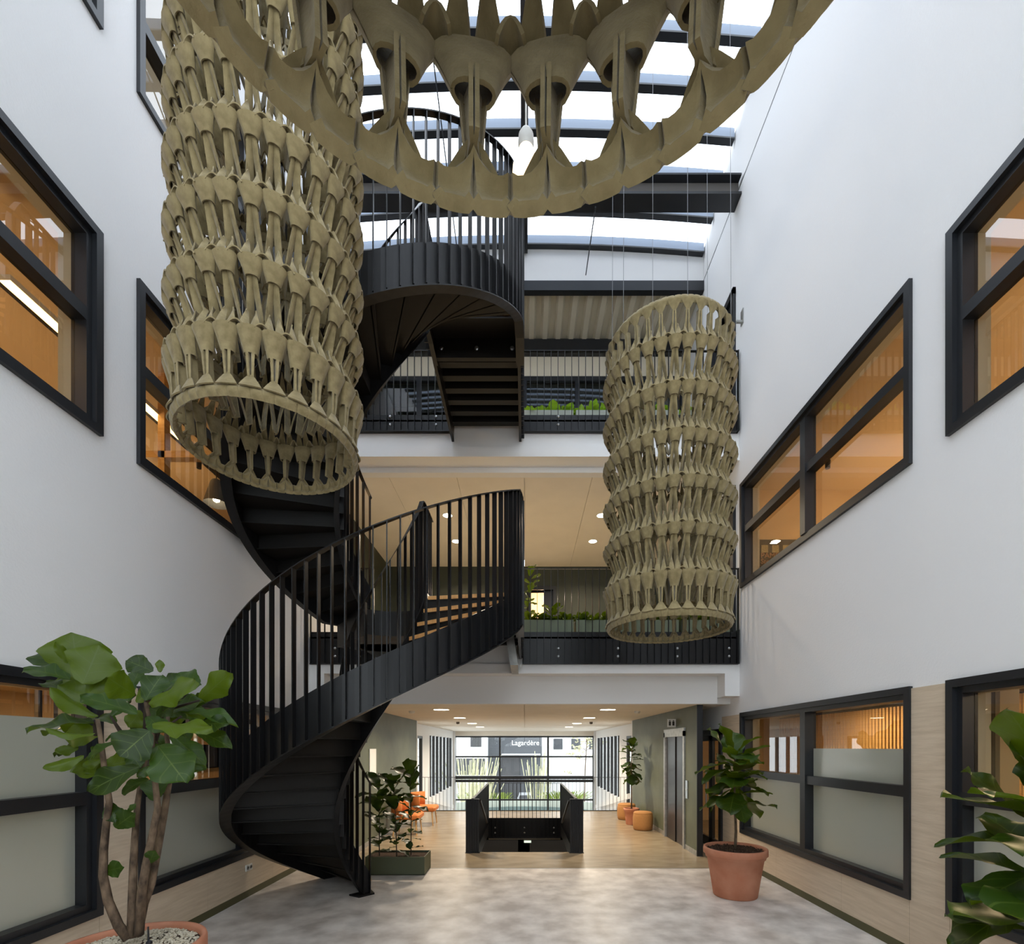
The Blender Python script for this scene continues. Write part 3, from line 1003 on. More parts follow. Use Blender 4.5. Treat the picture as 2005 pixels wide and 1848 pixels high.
# left studio: timber grid, light strip, lamp
tf = thing('timber_frame', 'pale timber partition frame inside the lamp window', 'frame', (-4.2, 5.95, F2))
build('post', MB().box(-4.46, -4.38, 5.9, 6.0, F2 - .2, 6.45), 'oak', tf)
build('post', MB().box(-3.84, -3.76, 6.6, 6.7, F2 - .2, 6.45), 'oak', tf)
build('rail', MB().box(-5.2, -3.76, 5.9, 6.0, 5.42, 5.50), 'oak', tf)
for (xa, ya, yb2, z, lb) in ((-4.7, 1.0, 4.15, 5.93, 'glowing light strip under the ceiling box by the sky reflection'), (-4.5, 4.2, 6.9, 5.93, 'glowing light strip above the timber partition frame')):
    t = thing('light_strip', lb, 'light', (xa, (ya + yb2) / 2, z))
    build('profile', MB().box(xa - .05, xa + .05, ya, yb2, z + .01, z + .06), 'white_plastic', t)
    build('diffuser', MB().box(xa - .045, xa + .045, ya, yb2, z, z + .01), 'led_strip', t)
pl = thing('pendant_lamp', 'grey cone pendant lamp hanging behind the window by the stair', 'lamp', (-4.0, 6.3, 5.05))
build('shade', MB().lathe([(.15, 0), (.07, .28), (.05, .31), (.0, .32)], 24, (-4.0, 6.3, 5.05), cap0=False), 'shade_grey', pl, smooth=True)
build('cord', MB().tube([(-4.0, 6.3, 5.36), (-4.0, 6.3, 6.45)], .006, 6), 'frame_metal', pl)
build('bulb', MB().lathe([(.0, 0), (.035, .02), (.045, .06), (.02, .11), (0, .12)], 14, (-4.0, 6.3, 5.07), False, False), 'downlight', pl, smooth=True)

# ------------------------------------------------------------------ downlights
def downlight(x, y, z, power, label, group, r_=.09):
    t = thing('downlight', label, 'light', (x, y, z), group)
    g = MB().lathe([(r_ + .02, 0), (r_ + .02, -.006), (r_, -.006), (r_, 0)], 24, (x, y, z), False, False)
    build('ring', g, 'white_plastic', t)
    build('diffuser', MB().lathe([(r_, -.003), (r_, -.001)], 24, (x, y, z)), 'downlight', t)
    area_light('glow', (x, y, z - .02), (0, 0, 0), .16, .16, power, WARM, t, 150)


for s in (-1, 1):
    for yy in (9.5, 12.2, 15.1, 17.8):
        downlight(s * 1.63, yy, CG, 60, 'round warm downlight in the ground corridor ceiling', 'ground corridor downlights', .15)
    for yy in (9.77, 11.0):
        downlight(s * 1.55, yy, C2, 36, 'round warm downlight in the ceiling over the middle balcony', 'middle balcony downlights')
for s in (-1, 1):
    single('smoke_detector', MB().lathe([(.06, 0), (.06, -.03), (.04, -.05), (0, -.05)], 16, (s * 2.3, 9.9, CG), cap1=False), 'white_plastic', 'small white smoke detector on the ground corridor ceiling', 'detector', 'corridor smoke detectors')
    single('ceiling_speaker', MB().lathe([(.05, 0), (.045, -.06), (0, -.07)], 14, (s * 1.95, 14.2, CG), cap1=False), 'shade_grey', 'small dark spotlight on the far corridor ceiling', 'spotlight', 'corridor spotlights')

# ------------------------------------------------------------------ the spiral stair
SC = Vector((-1.70, 5.88, 0))
RO, RI = 1.64, 0.52
SL, ZB0 = 0.8826, -2.106
A_TOP = 6.17
stair = thing('spiral_staircase', 'black steel spiral staircase with flat bar railings and oak treads', 'staircase', (SC.x, SC.y, 0))


def pol(r_, a, z):
    return Vector((SC.x + r_ * math.cos(a), SC.y + r_ * math.sin(a), z))


def flight(zbase, rise, first):
    k = rise / 3.7
    zb = lambda a: zbase + k * (ZB0 + SL * a)
    nose = lambda a: zb(a) + k * .36
    A0 = R(125.4)
    nst = 20
    da = (A_TOP - A0) / (nst - 1)
    YE = 6.34
    # stringers: outer and inner plates following the helix, then straight to the landing end
    def path(r_, n=60):
        P = []
        for i in range(n + 1):
            a = A0 + (A_TOP - A0) * i / n
            lo = max(zb(a), zbase)
            hi = zb(a) + .42
            hi = min(hi, zbase + rise + .06)
            P.append((pol(r_, a, 0), max(lo, zbase), hi, a))
        x = SC.x + r_
        for i in range(1, 4):
            y_ = pol(r_, A_TOP, 0).y + (YE - pol(r_, A_TOP, 0).y) * i / 3
            P.append((Vector((x, y_, 0)), zbase + rise - .36, zbase + rise + .06, 2 * math.pi))
        return P

    def plate(r_, name):
        P = path(r_)
        g = MB()
        for (q, lo, hi, a) in P:
            rad = Vector((math.cos(a), math.sin(a), 0))
            i0, o0 = q - rad * .008, q + rad * .008
            g.v += [tuple(i0 + Vector((0, 0, lo))), tuple(o0 + Vector((0, 0, lo))), tuple(o0 + Vector((0, 0, hi))), tuple(i0 + Vector((0, 0, hi)))]
        for i in range(len(P) - 1):
            b, c = i * 4, i * 4 + 4
            for e in range(4):
                f_ = (e + 1) % 4
                g.f.append((b + e, b + f_, c + f_, c + e))
        g.f.append((3, 2, 1, 0))
        e = len(g.v) - 4
        g.f.append((e, e + 1, e + 2, e + 3))
        ob = build(name, g, 'black_steel', stair)
        # flange along the lower edge
        g = MB()
        sgn = -1 if r_ > 1 else 1
        for (q, lo, hi, a) in P:
            rad = Vector((math.cos(a), math.sin(a), 0))
            i0, o0 = q, q + rad * .05 * sgn
            if sgn < 0:
                i0 = q + rad * .055
            g.v += [tuple(i0 + Vector((0, 0, lo - .012))), tuple(o0 + Vector((0, 0, lo - .012))), tuple(o0 + Vector((0, 0, lo))), tuple(i0 + Vector((0, 0, lo)))]
        for i in range(len(P) - 1):
            b, c = i * 4, i * 4 + 4
            for e in range(4):
                f_ = (e + 1) % 4
                g.f.append((b + e, b + f_, c + f_, c + e))
        build('flange', g, 'black_steel', ob)
        return ob
    plate(RO, 'outer_stringer')
    plate(RI, 'inner_stringer')
    # steps
    rh = rise / nst
    for n in range(nst):
        a = A0 + da * n
        z = zbase + rh * (n + 1)
        an = a + da * 1.12 if n < nst - 1 else a + R(8)
        # tread tray
        g = MB()
        m = 4
        for i in range(m + 1):
            t = a - R(1.2) + (an - a + R(1.2)) * i / m
            g.v += [tuple(pol(RI + .01, t, z - .055)), tuple(pol(RO - .01, t, z - .055)), tuple(pol(RO - .01, t, z - .042)), tuple(pol(RI + .01, t, z - .042))]
        for i in range(m):
            b, c = i * 4, i * 4 + 4
            for e in range(4):
                f_ = (e + 1) % 4
                g.f.append((b + e, b + f_, c + f_, c + e))
        g.f += [(3, 2, 1, 0), tuple(len(g.v) - 4 + e for e in range(4))]
        tray = build('tread', g, 'black_soffit', stair)
        g = MB()
        for i in range(m + 1):
            t = a - R(2.0) + (min(an, a + da - R(.4)) - a + R(2.0)) * i / m
            g.v += [tuple(pol(RI + .03, t, z - .042)), tuple(pol(RO - .03, t, z - .042)), tuple(pol(RO - .03, t, z)), tuple(pol(RI + .03, t, z))]
        for i in range(m):
            b, c = i * 4, i * 4 + 4
            for e in range(4):
                f_ = (e + 1) % 4
                g.f.append((b + e, b + f_, c + f_, c + e))
        g.f += [(3, 2, 1, 0), tuple(len(g.v) - 4 + e for e in range(4))]
        build('oak_board', g, 'tread_wood', tray)
        # riser
        g = MB()
        p0, p1 = pol(RI + .01, a, 0), pol(RO - .01, a, 0)
        z0 = z - rh - .055 if n else zbase
        dn = Vector((-math.sin(a), math.cos(a), 0)) * .005
        g.add([p0 - dn + Vector((0, 0, z0)), p1 - dn + Vector((0, 0, z0)), p1 + dn + Vector((0, 0, z0)), p0 + dn + Vector((0, 0, z0)),
               p0 - dn + Vector((0, 0, z - .05)), p1 - dn + Vector((0, 0, z - .05)), p1 + dn + Vector((0, 0, z - .05)), p0 + dn + Vector((0, 0, z - .05))],
              [(0, 3, 2, 1), (4, 5, 6, 7), (0, 1, 5, 4), (1, 2, 6, 5), (2, 3, 7, 6), (3, 0, 4, 7)])
        build('riser', g, 'black_soffit', stair)
    # handrails and flat bars
    hr = 1.576 if first else 1.576

    def rail_z(a):
        return min(zb(a) + hr, zbase + rise + 1.12)

    for r_, nb, nm in ((RO + .03, 58, 'outer'), (RI - .03, 22, 'inner')):
        pts, side = [], []
        a_start = A0 - R(2) if nm == 'outer' else A0
        n = 70
        for i in range(n + 1):
            a = a_start + (A_TOP - a_start) * i / n
            pts.append((pol(r_, a, rail_z(a)), Vector((math.cos(a), math.sin(a), 0))))
        x = SC.x + r_
        yend = BAL - .02 if nm == 'outer' else 6.3
        for i in range(1, 4):
            y_ = pol(r_, A_TOP, 0).y + (yend - pol(r_, A_TOP, 0).y) * i / 3
            pts.append((Vector((x, y_, zbase + rise + 1.12)), Vector((1, 0, 0))))
        g = MB()
        for q, rd in pts:
            a_, b_ = rd * .028, Vector((0, 0, .006))
            g.v += [tuple(q - a_ - b_), tuple(q + a_ - b_), tuple(q + a_ + b_), tuple(q - a_ + b_)]
        for i in range(len(pts) - 1):
            b, c = i * 4, i * 4 + 4
            for e in range(4):
                f_ = (e + 1) % 4
                g.f.append((b + e, b + f_, c + f_, c + e))
        g.f += [(3, 2, 1, 0), tuple(len(g.v) - 4 + e for e in range(4))]
        build('handrail', g, 'black_steel', stair)

        def bar(q, rd, lo, hi):
            tn = Vector((-rd.y, rd.x, 0)) * .005
            a_ = rd * .026
            vs_ = []
            for z in (lo, hi):
                for e in (-a_ - tn, a_ - tn, a_ + tn, -a_ + tn):
                    vs_.append(Vector((q.x, q.y, z)) + e)
            build('baluster', MB().add(vs_, [(3, 2, 1, 0), (4, 5, 6, 7), (0, 1, 5, 4), (1, 2, 6, 5), (2, 3, 7, 6), (3, 0, 4, 7)]), 'black_steel', stair)
        for i in range(nb):
            a = a_start + (A_TOP - a_start) * (i + .2) / nb
            bar(pol(r_, a, 0), Vector((math.cos(a), math.sin(a), 0)), max(zbase, zb(a) + .01), rail_z(a) - .004)
        y_ = pol(r_, A_TOP, 0).y + .06
        while y_ < yend:
            bar(Vector((x, y_, 0)), Vector((1, 0, 0)), zbase + rise - .36, zbase + rise + 1.116)
            y_ += .105
    # bridge from the stair to the balcony
    z = zbase + rise
    xa, xb = SC.x + RI, SC.x + RO
    y0 = SC.y - .15
    build('bridge_side', MB().box(xa - .01, xa + .03, 6.3, BAL + .02, z - .36, z - .02), 'black_steel', stair)
    build('bridge_side', MB().box(xb - .03, xb + .01, 6.3, BAL + .02, z - .36, z - .02), 'black_steel', stair)
    build('end_beam', MB().box(xa, xb, 6.30, 6.36, z - .30, z - .05), 'black_soffit', stair)
    for i in range(3):
        xx = xa + .1 + i * (xb - xa - .2) / 2
        ob = build('bolt', MB().lathe([(.028, 0), (.028, .012), (.016, .02), (0, .02)], 12, (0, 0, 0), cap1=False), 'steel', stair, world_co=False)
        ob.rotation_euler = (R(90), 0, 0)
        ob.location = Vector((xx, 6.30, z - .18)) - stair.location
    build('landing', MB().box(xa + .01, xb - .01, 6.0, BAL + .05, z - .05, z - .012), 'black_soffit', stair)
    for i in range(6):
        yy = 6.55 + i * .24
        build('cross_bar', MB().box(xa + .03, xb - .03, yy, yy + .10, z - .16, z - .05), 'black_soffit', stair)
    build('landing_board', MB().box(xa + .02, xb - .02, 5.98, BAL + .03, z - .012, z), 'tread_wood', stair)


flight(0.0, F2, True)
flight(F2, F3 - F2, False)
# landing sector joining the two flights at the middle balcony
g = MB()
m = 16
for i in range(m + 1):
    a = R(-5) + R(135) * i / m
    g.v += [tuple(pol(RI + .01, a, F2 - .34)), tuple(pol(RO, a, F2 - .34)), tuple(pol(RO, a, F2 - .014)), tuple(pol(RI + .01, a, F2 - .014))]
for i in range(m):
    b, c = i * 4, i * 4 + 4
    for e in range(4):
        f_ = (e + 1) % 4
        g.f.append((b + e, b + f_, c + f_, c + e))
g.f += [(3, 2, 1, 0), tuple(len(g.v) - 4 + e for e in range(4))]
build('landing_sector', g, 'black_soffit', stair)
build('landing_link', MB().box(-2.42, -1.2, 6.9, BAL + .05, F2 - .34, F2 - .013), 'black_soffit', stair)
build('bracket', MB().add([at(990, 1247, 7.0), at(1006, 1243, 7.0), at(1014, 1302, 7.0), at(999, 1302, 7.0),
                           at(990, 1247, 7.0) + Vector((0, .9, -.0)), at(1006, 1243, 7.0) + Vector((0, .9, 0)), at(1014, 1302, 7.0) + Vector((0, .9, 0)), at(999, 1302, 7.0) + Vector((0, .9, 0))],
                          [(3, 2, 1, 0), (4, 5, 6, 7), (0, 1, 5, 4), (1, 2, 6, 5), (2, 3, 7, 6), (3, 0, 4, 7)]), 'galvanised', stair, label='silver sheet metal bracket under the landing')
build('base_plate', MB().add([pol(RI - .08, R(122), 0), pol(RI + .1, R(122), 0), pol(RI + .1, R(150), 0), pol(RI - .08, R(150), 0),
                              pol(RI - .08, R(122), .02), pol(RI + .1, R(122), .02), pol(RI + .1, R(150), .02), pol(RI - .08, R(150), .02)],
                             [(3, 2, 1, 0), (4, 5, 6, 7), (0, 1, 5, 4), (1, 2, 6, 5), (2, 3, 7, 6), (3, 0, 4, 7)]), 'black_steel', stair)

# ------------------------------------------------------------------ railings
def railing(name, label, x0, x1, y, z, zlow, cat='railing', fascia=True, step=.112, bolts=(), rail_h=1.11, thin=.006, depth=.045, end=False, group=None):
    t = thing(name, label, cat, ((x0 + x1) / 2, y, zlow), group)
    build('top_rail', MB().box(x0, x1, y - .02, y + .02, z + rail_h - .01, z + rail_h), 'black_steel', t)
    bm_ = MB().box(-thin / 2 - .001, thin / 2 + .001, -depth, 0, 0, z + rail_h - .01 - zlow).mesh('baluster')
    bm_.materials.append(M['black_steel'])
    n = max(1, round((x1 - x0) / step))
    for i in range(n + 1):
        xx = x0 + .012 + (x1 - x0 - .024) * i / n
        inst('baluster', bm_, t, (xx - t.location.x, .02, 0))
    if fascia:
        f_ = build('fascia_plate', MB().box(x0, x1, y + .02, y + .032, zlow, z + .08), 'black_steel', t)
        build('bottom_rail', MB().box(x0, x1, y - .03, y + .034, zlow - .015, zlow), 'black_steel', t)
        bo = MB().lathe([(.022, 0), (.022, .01), (.012, .018), (0, .018)], 10, cap1=False).mesh('bolt')
        bo.materials.append(M['steel'])
        for bx in bolts:
            for dz in (.12, .25):
                inst('bolt', bo, f_, (bx - t.location.x, .02, dz), (R(90), 0, 0))
    else:
        build('bottom_rail', MB().box(x0, x1, y - .015, y + .015, zlow, zlow + .02), 'black_steel', t)
    if end:
        build('end_post', MB().box(x1 - .03, x1, y - .05, y + .03, zlow - .015, z + .1).box(x1 - .012, x1, y - .03, y + .02, z, z + rail_h), 'black_steel', t)
    return t


railing('balcony_railing', 'black flat bar railing of the middle balcony in front of sage planters', -.03, 3.49, BAL, F2, F2 - .44, bolts=(.55, 1.53, 2.5, 3.35), end=True)
railing('balcony_railing', 'short black flat bar railing of the middle balcony between stair and white wall', -3.5, -2.45, BAL, F2, F2 - .44, bolts=(-3.1, -2.7))
railing('balcony_railing', 'black flat bar railing of the upper balcony in front of lime plants', -.03, 3.49, BAL, F3, F3 - .20, bolts=(.55, 1.53, 2.5, 3.35), end=True)
railing('balcony_railing', 'short black flat bar railing of the upper balcony between stair bridge and white wall', -3.5, -1.22, BAL, F3, F3 - .20, bolts=(-2.9, -2.2, -1.45))
# stair opening in the ground corridor
for s in (-1, 1):
    t = thing('stairwell_guard', 'black slatted guard along the stair opening on the side of the %s' % ('fig planter' if s < 0 else 'poufs'), 'railing', (s * .95, 10.6, -.3))
    xg = s * .93
    build('top_rail', MB().box(xg - .022, xg + .022, 8.72, VY1, .96, .975), 'black_steel', t)
    build('side_plate', MB().box(xg - .006, xg + .006, 8.72, VY1, -.35, .1), 'black_steel', t)
    bmm = MB().box(-.022, .022, -.005, .005, -.05, .96).mesh('baluster')
    bmm.materials.append(M['black_steel'])
    yy = 8.74
    while yy < VY1:
        inst('baluster', bmm, t, (xg - t.location.x, yy - t.location.y, .3))
        yy += .105
    # front panel of closely set bars
    for i in range(6):
        xx = s * (.83 + i * .042)
        build('end_bar', MB().box(xx - .013, xx + .013, 8.69, 8.73, 0, .96), 'black_steel', t)
    build('end_panel', MB().box(s * .82, s * 1.05, 8.70, 8.722, 0, .95), 'black_steel', t)
    build('end_rail', MB().box(s * .815, s * 1.055, 8.68, 8.74, .95, .965), 'black_steel', t)
    build('foot_plate', MB().box(s * .80, s * 1.06, 8.67, 8.75, 0, .012), 'black_steel', t)
    build('inner_handrail', MB().beam((s * .80, 8.76, .93), (s * .74, 9.6, .40), .03, .03), 'black_steel', t)
railing('stairwell_end_railing', 'black railing across the far end of the stair opening', -.93, .93, VY1 - .05, 0, -.42, bolts=(-.75, 0, .75), rail_h=.975, step=.105, thin=.01, depth=.03)
railing('void_railing', 'thin dark railing across the corridor end before the facade', -3.3, 3.3, FEND - .05, 0, 0.0, fascia=False, rail_h=1.0, step=.11, thin=.008, depth=.012)

# ------------------------------------------------------------------ felt lanterns
def felt_meshes(N, Rr, h):
    step = 2 * math.pi / N

    def P(s, r_, z):
        a = s * step
        return Vector((r_ * math.sin(a), -r_ * math.cos(a), z))

    def collar(mb, zt, drop=.215, w0=.53, w1=.28):
        n = 16
        rows_ = []
        for i in range(4):
            t = i / 3
            hw = w0 + (w1 - w0) * t ** .85
            bd = .030 - .007 * t
            off = .034 * (1 - t)
            row = []
            for k in range(n):
                a = 2 * math.pi * k / n
                ca, sa = math.cos(a), math.sin(a)
                sx = math.copysign(abs(ca) ** .8, ca)
                row.append(P(sx * hw, Rr + off - bd * .2 - bd * sa * (1 if sa < 0 else .8), zt - t * drop * h - .010 * ca * ca * (1 - t)))
            rows_.append(row + [row[0]])
        mb.sheet(rows_, .007)

    def strap(mb, sgn, r_in, zt, th=.008, wd=.145):
        grid = []
        for i in range(8):
            t = i / 7
            c = sgn * (.05 + .37 * t ** .85)
            hw = wd * (1.0 - .12 * math.sin(t * math.pi))
            tw = sgn * .027 * min(1, .25 + 1.5 * t)
            row = []
            for j in range(5):
                s = -1 + 2 * j / 4
                r_ = Rr - .004 - r_in * t ** .9 + .008 * (1 - s * s) + tw * s
                row.append(P(c + s * hw, r_, zt - .16 * h - t * .86 * h))
            grid.append(row)
        mb.sheet(grid, th)

    def tips(mb, zt, th=.007, hh=.38):
        for sgn in (-1, 1):
            grid = []
            for i in range(7):
                t = i / 6
                c = sgn * (.235 - .04 * t)
                hw = .225 * (1 - t) ** 1.0 * (1 + .45 * t) + .003
                row = []
                for j in range(5):
                    s = -1 + 2 * j / 4
                    r_ = Rr + .034 - .055 * t ** 1.1 + .014 * (1 - s * s) * (1 - t) + sgn * s * .012 * t
                    row.append(P(c + s * hw, r_, zt - .04 * h + t * hh * h))
                grid.append(row)
            mb.sheet(grid, th)

    def brow(mb, zt, th=.007):
        grid = []
        for i in range(3):
            t = i / 2
            row = []
            for j in range(7):
                s = -1 + 2 * j / 6
                row.append(P(.5 + s * (.17 + .12 * t), Rr - .01 + .068 * t, zt + h * (.10 - .03 * t) * (1 - s * s) - .012 * h - .006 * t))
            grid.append(row)
        mb.sheet(grid, th)

    def struts(mb, z0, z1, r0, r1):
        for sgn in (-1, 1):
            grid = []
            for i in range(5):
                t = i / 4
                z = z0 + (z1 - z0) * t
                r_ = r0 + (r1 - r0) * t
                w_ = .05 + .05 * t
                row = [P(sgn * (.03 + w_ * 1.6), r_ + .016, z), P(sgn * (.02 + w_ * .8), r_ + .02, z), P(sgn * .02, r_ - .006, z), P(sgn * .045, r_ - .032, z)]
                grid.append(row)
            mb.sheet(grid, .008)

    def band(mb, z0, up=1, hgt=.060):
        # rolled ring segment with a scooped inner edge
        for k, (sa, sb) in enumerate(((-.496, -.006), (.006, .496))):
            grid = []
            for i in range(7):
                t = i / 6
                row = []
                for j in range(7):
                    s = sa + (sb - sa) * j / 6
                    peak = max(0.0, 1 - abs(s) / .30) ** 1.3 * .045
                    edge = (.010 if t == 0 and (j == 0 or j == 6) else 0)
                    seam = .005 if j in (0, 6) else 0
                    z = z0 + up * (edge + t * (hgt + peak))
                    r_ = Rr - .006 + .016 * math.sin(math.pi * t) - seam
                    row.append(P(s, r_, z))
                grid.append(row)
            mb.sheet(grid, .022)

    def cap(mb, z0, up=1):
        grid = []
        for i in range(5):
            t = i / 4
            row = []
            for j in range(7):
                s = -1 + 2 * j / 6
                hw = .40 * (1 - t) ** .8 + .06
                row.append(P(s * hw, Rr + .020 + .016 * (1 - s * s) * (1 - t) - .02 * t, z0 + up * (.045 + t * .085 + .01 * s * s * (1 - t))))
            grid.append(row)
        mb.sheet(grid, .008)

    loop = MB()
    collar(loop, 0)
    strap(loop, 1, .135, 0)
    strap(loop, -1, .145, 0)
    tips(loop, 0)
    brow(loop, 0)
    rim = MB()
    band(rim, 0)
    cap(rim, 0)
    struts(rim, .10, .26 * 1.0 + (h - .40) * .5, Rr - .012, Rr + .0)
    zt = h * .95
    collar(rim, zt, drop=.33)
    tips(rim, zt)
    brow(rim, zt)
    crown = MB()
    band(crown, 0, -1)
    cap(crown, 0, -1)
    struts(crown, -.10, -h * .78, Rr - .012, Rr - .03)
    out = []
    for nm, mb in (('felt_loop', loop), ('rim_loop', rim), ('crown_loop', crown)):
        me = mb.mesh(nm, True)
        me.set_sharp_from_angle(angle=R(38))
        me.materials.append(M['felt'])
        out.append(me)
    return out


def lantern(label, cx_, cy_, zbot, N, Rr, h, rows, wires, tilt=(0, 0), ztop_w=None, phase=0.0):
    t = thing('felt_lantern', label, 'lantern', (cx_, cy_, zbot))
    t.rotation_euler = (R(tilt[0]), R(tilt[1]), 0)
    loop, rim, crown = felt_meshes(N, Rr, h)
    lr = random.Random(N)
    for j in range(N):
        a = 2 * math.pi * (j + phase) / N
        inst('rim_loop', rim, t, (0, 0, 0), (0, 0, a))
        for k in range(1, rows):
            o = inst('felt_loop', loop, t, (0, 0, h * .95 + k * h), (R(lr.uniform(-.5, .5)), 0, a + lr.uniform(-.012, .012)))
        inst('crown_loop', crown, t, (0, 0, h * .95 + (rows - 1) * h + h * .92), (0, 0, a))
    top = h * .95 + (rows - 1) * h + h * .9
    for q in range(wires):
        a = 2 * math.pi * (q + .5) / wires
        x_, y_ = Rr * math.cos(a), Rr * math.sin(a)
        zt = zk(cy_ + y_) - zbot - .05
        build('suspension_wire', MB().tube([(x_, y_, top), (x_ * .96, y_ * .96, zt)], .0022, 4), 'wire', t, world_co=False)
    return t


lantern('shorter olive felt lantern hanging in front of the balcony planters', 1.42, 4.80, 3.05, 32, .578, .405, 6, 6)
lantern('long olive felt lantern hanging in front of the spiral stair', -1.725, 3.30, 3.90, 28, .540, .40, 9, 6, phase=.3)
lantern('olive felt lantern overhead, its open rim framing the glowing bulb', -.026, .42, 2.895, 22, .485, .34, 4, 4, phase=.5)

# glowing bulb on its cord
bp = at(1030, 318, 2.2)
bl = thing('pendant_bulb', 'bare glowing bulb on a braided cord below the skylight', 'lamp', bp - Vector((0, 0, .11)))
g = MB().lathe([(0, -.11), (.03, -.104), (.052, -.085), (.062, -.055), (.060, -.025), (.050, .01), (.038, .04), (.032, .06)], 24, bp, False, False)
build('bulb', g, 'bulb_glow', bl, smooth=True)
g = MB().lathe([(.032, .055), (.034, .06), (.036, .09), (.034, .12), (.022, .142), (.006, .15), (0, .15)], 24, bp, True, False)
build('socket', g, 'bulb_cap', bl, smooth=True)
build('cord', MB().tube([bp + Vector((0, 0, .14)), Vector((bp.x, bp.y, zk(bp.y)))], .005, 6), 'bulb_cap', bl)

# ------------------------------------------------------------------ leaves
def leaf_mesh(name, length, width, bend, wave, material, fold=.25, seed=0):
    lr = random.Random(seed)
    nu, nv = 8, 17
    V_, F_, UV = [], [], []
    ph = lr.uniform(0, 6)
    for i in range(nv):
        t = i / (nv - 1)
        # fiddle shape: slim waist, broad rounded top, scalloped edge
        w = width / 2 * max(math.sin(math.pi * t ** .9), 0) ** .55 * (.60 + .46 * math.exp(-((t - .70) / .27) ** 2)) + .012
        w *= 1 + .035 * math.sin(t * 31 + ph)
        yc = length * t * (1 - .10 * bend * t)
        zc = -bend * length * .33 * t * t
        for j in range(nu + 1):
            s = -1 + 2 * j / nu
            z = zc + fold * abs(s) ** 1.3 * w + wave * length * math.sin(ph + t * 13 + (2.2 if s > 0 else 0)) * abs(s) ** 2 * (.3 + t)
            V_.append((s * w, yc, z))
            UV.append((.5 + .5 * s, t))
    for i in range(nv - 1):
        for j in range(nu):
            a = i * (nu + 1) + j
            F_.append((a, a + 1, a + nu + 2, a + nu + 1))
    me = bpy.data.meshes.new(name)
    me.from_pydata(V_, [], F_)
    ul = me.uv_layers.new(name='UVMap')
    for lp in me.loops:
        ul.data[lp.index].uv = UV[lp.vertex_index]
    for p in me.polygons:
        p.use_smooth = True
    me.materials.append(M[material])
    me.update()
    return me


LEAF = {k: [leaf_mesh('leaf', 1.0, w, b, wv, k, f_, sd) for sd, (w, b, wv, f_) in enumerate(((.74, .5, .045, .20), (.84, .25, .045, .14), (.62, .9, .035, .28), (.70, .1, .055, .12)))]
        for k in ('ficus_leaf', 'ficus_dark', 'lime_leaf')}


def put_leaf(parent, kind, base, tip, face, wscale=1.0, rr=rnd, var=None):
    base, tip = Vector(base), Vector(tip)
    yv = tip - base
    L = yv.length
    yv.normalize()
    n = Vector(face)
    n = (n - yv * n.dot(yv))
    if n.length < 1e-3:
        n = Vector((0, 0, 1)) - yv * yv.z
    n.normalize()
    xv = yv.cross(n).normalized()
    mtx = Matrix((xv, yv, n)).transposed()
    me = rr.choice(LEAF[kind]) if var is None else LEAF[kind][var]
    o = inst('leaf', me, parent, base - origin(parent), mtx.to_euler(), (L * wscale, L, L))
    return o


def round_pot(parent, c, r_top, r_bot, h, material='terracotta', soil='soil', rim=.10):
    x, y, z = c
    prof = [(r_bot * .97, 0), (r_bot, .01), (r_bot + (r_top * .88 - r_bot) * .5, h * .42), (r_bot + (r_top * .88 - r_bot) * .52, h * .43),
            (r_top * .885, h - rim - .03), (r_top * .93, h - rim - .025), (r_top * .94, h - rim), (r_top * .97, h - rim + .01), (r_top, h - rim + .02), (r_top, h - .02),
            (r_top * .985, h), (r_top * .93, h), (r_top * .915, h - .02), (r_top * .90, h - .06)]
    build('pot', MB().lathe(prof, 48, c, True, False), material, parent, smooth=True)
    sg = MB()
    rr_ = r_top * .905
    rings, n = 7, 40
    lr = random.Random(3)
    for i in range(rings + 1):
        q = rr_ * i / rings
        for k in range(n):
            a = 2 * math.pi * k / n
            sg.v.append((x + q * math.cos(a), y + q * math.sin(a), z + h - .045 + (.018 * (1 - (i / rings) ** 2)) + lr.uniform(-.006, .006)))
    for i in range(rings):
        for k in range(n):
            k2 = (k + 1) % n
            sg.f.append((i * n + k, i * n + k2, (i + 1) * n + k2, (i + 1) * n + k))
    s_ = build('soil', sg, soil, parent, smooth=True)
    return s_


def pebbles(parent, c, rr_, z, count, size, material, seed, name='gravel'):
    lr = random.Random(seed)
    g = MB()
    for i in range(count):
        q = rr_ * math.sqrt(lr.random())
        a = lr.uniform(0, 2 * math.pi)
        s_ = size * lr.uniform(.6, 1.3)
        cx_, cy_ = c[0] + q * math.cos(a), c[1] + q * math.sin(a)
        zz = z + lr.uniform(-.2, .6) * size + .018 * (1 - (q / rr_) ** 2)
        v_ = [(1, 0, 0), (-1, 0, 0), (0, 1, 0), (0, -1, 0), (0, 0, .75), (0, 0, -.75)]
        ro = Matrix.Rotation(lr.uniform(0, 6), 3, 'Z') @ Matrix.Rotation(lr.uniform(-.6, .6), 3, 'X')
        vv = [ro @ (Vector(p) * s_ * lr.uniform(.75, 1.2)) + Vector((cx_, cy_, zz)) for p in v_]
        g.add(vv, [(0, 2, 4), (2, 1, 4), (1, 3, 4), (3, 0, 4), (2, 0, 5), (1, 2, 5), (3, 1, 5), (0, 3, 5)])
    return build(name, g, material, parent, kind='stuff')


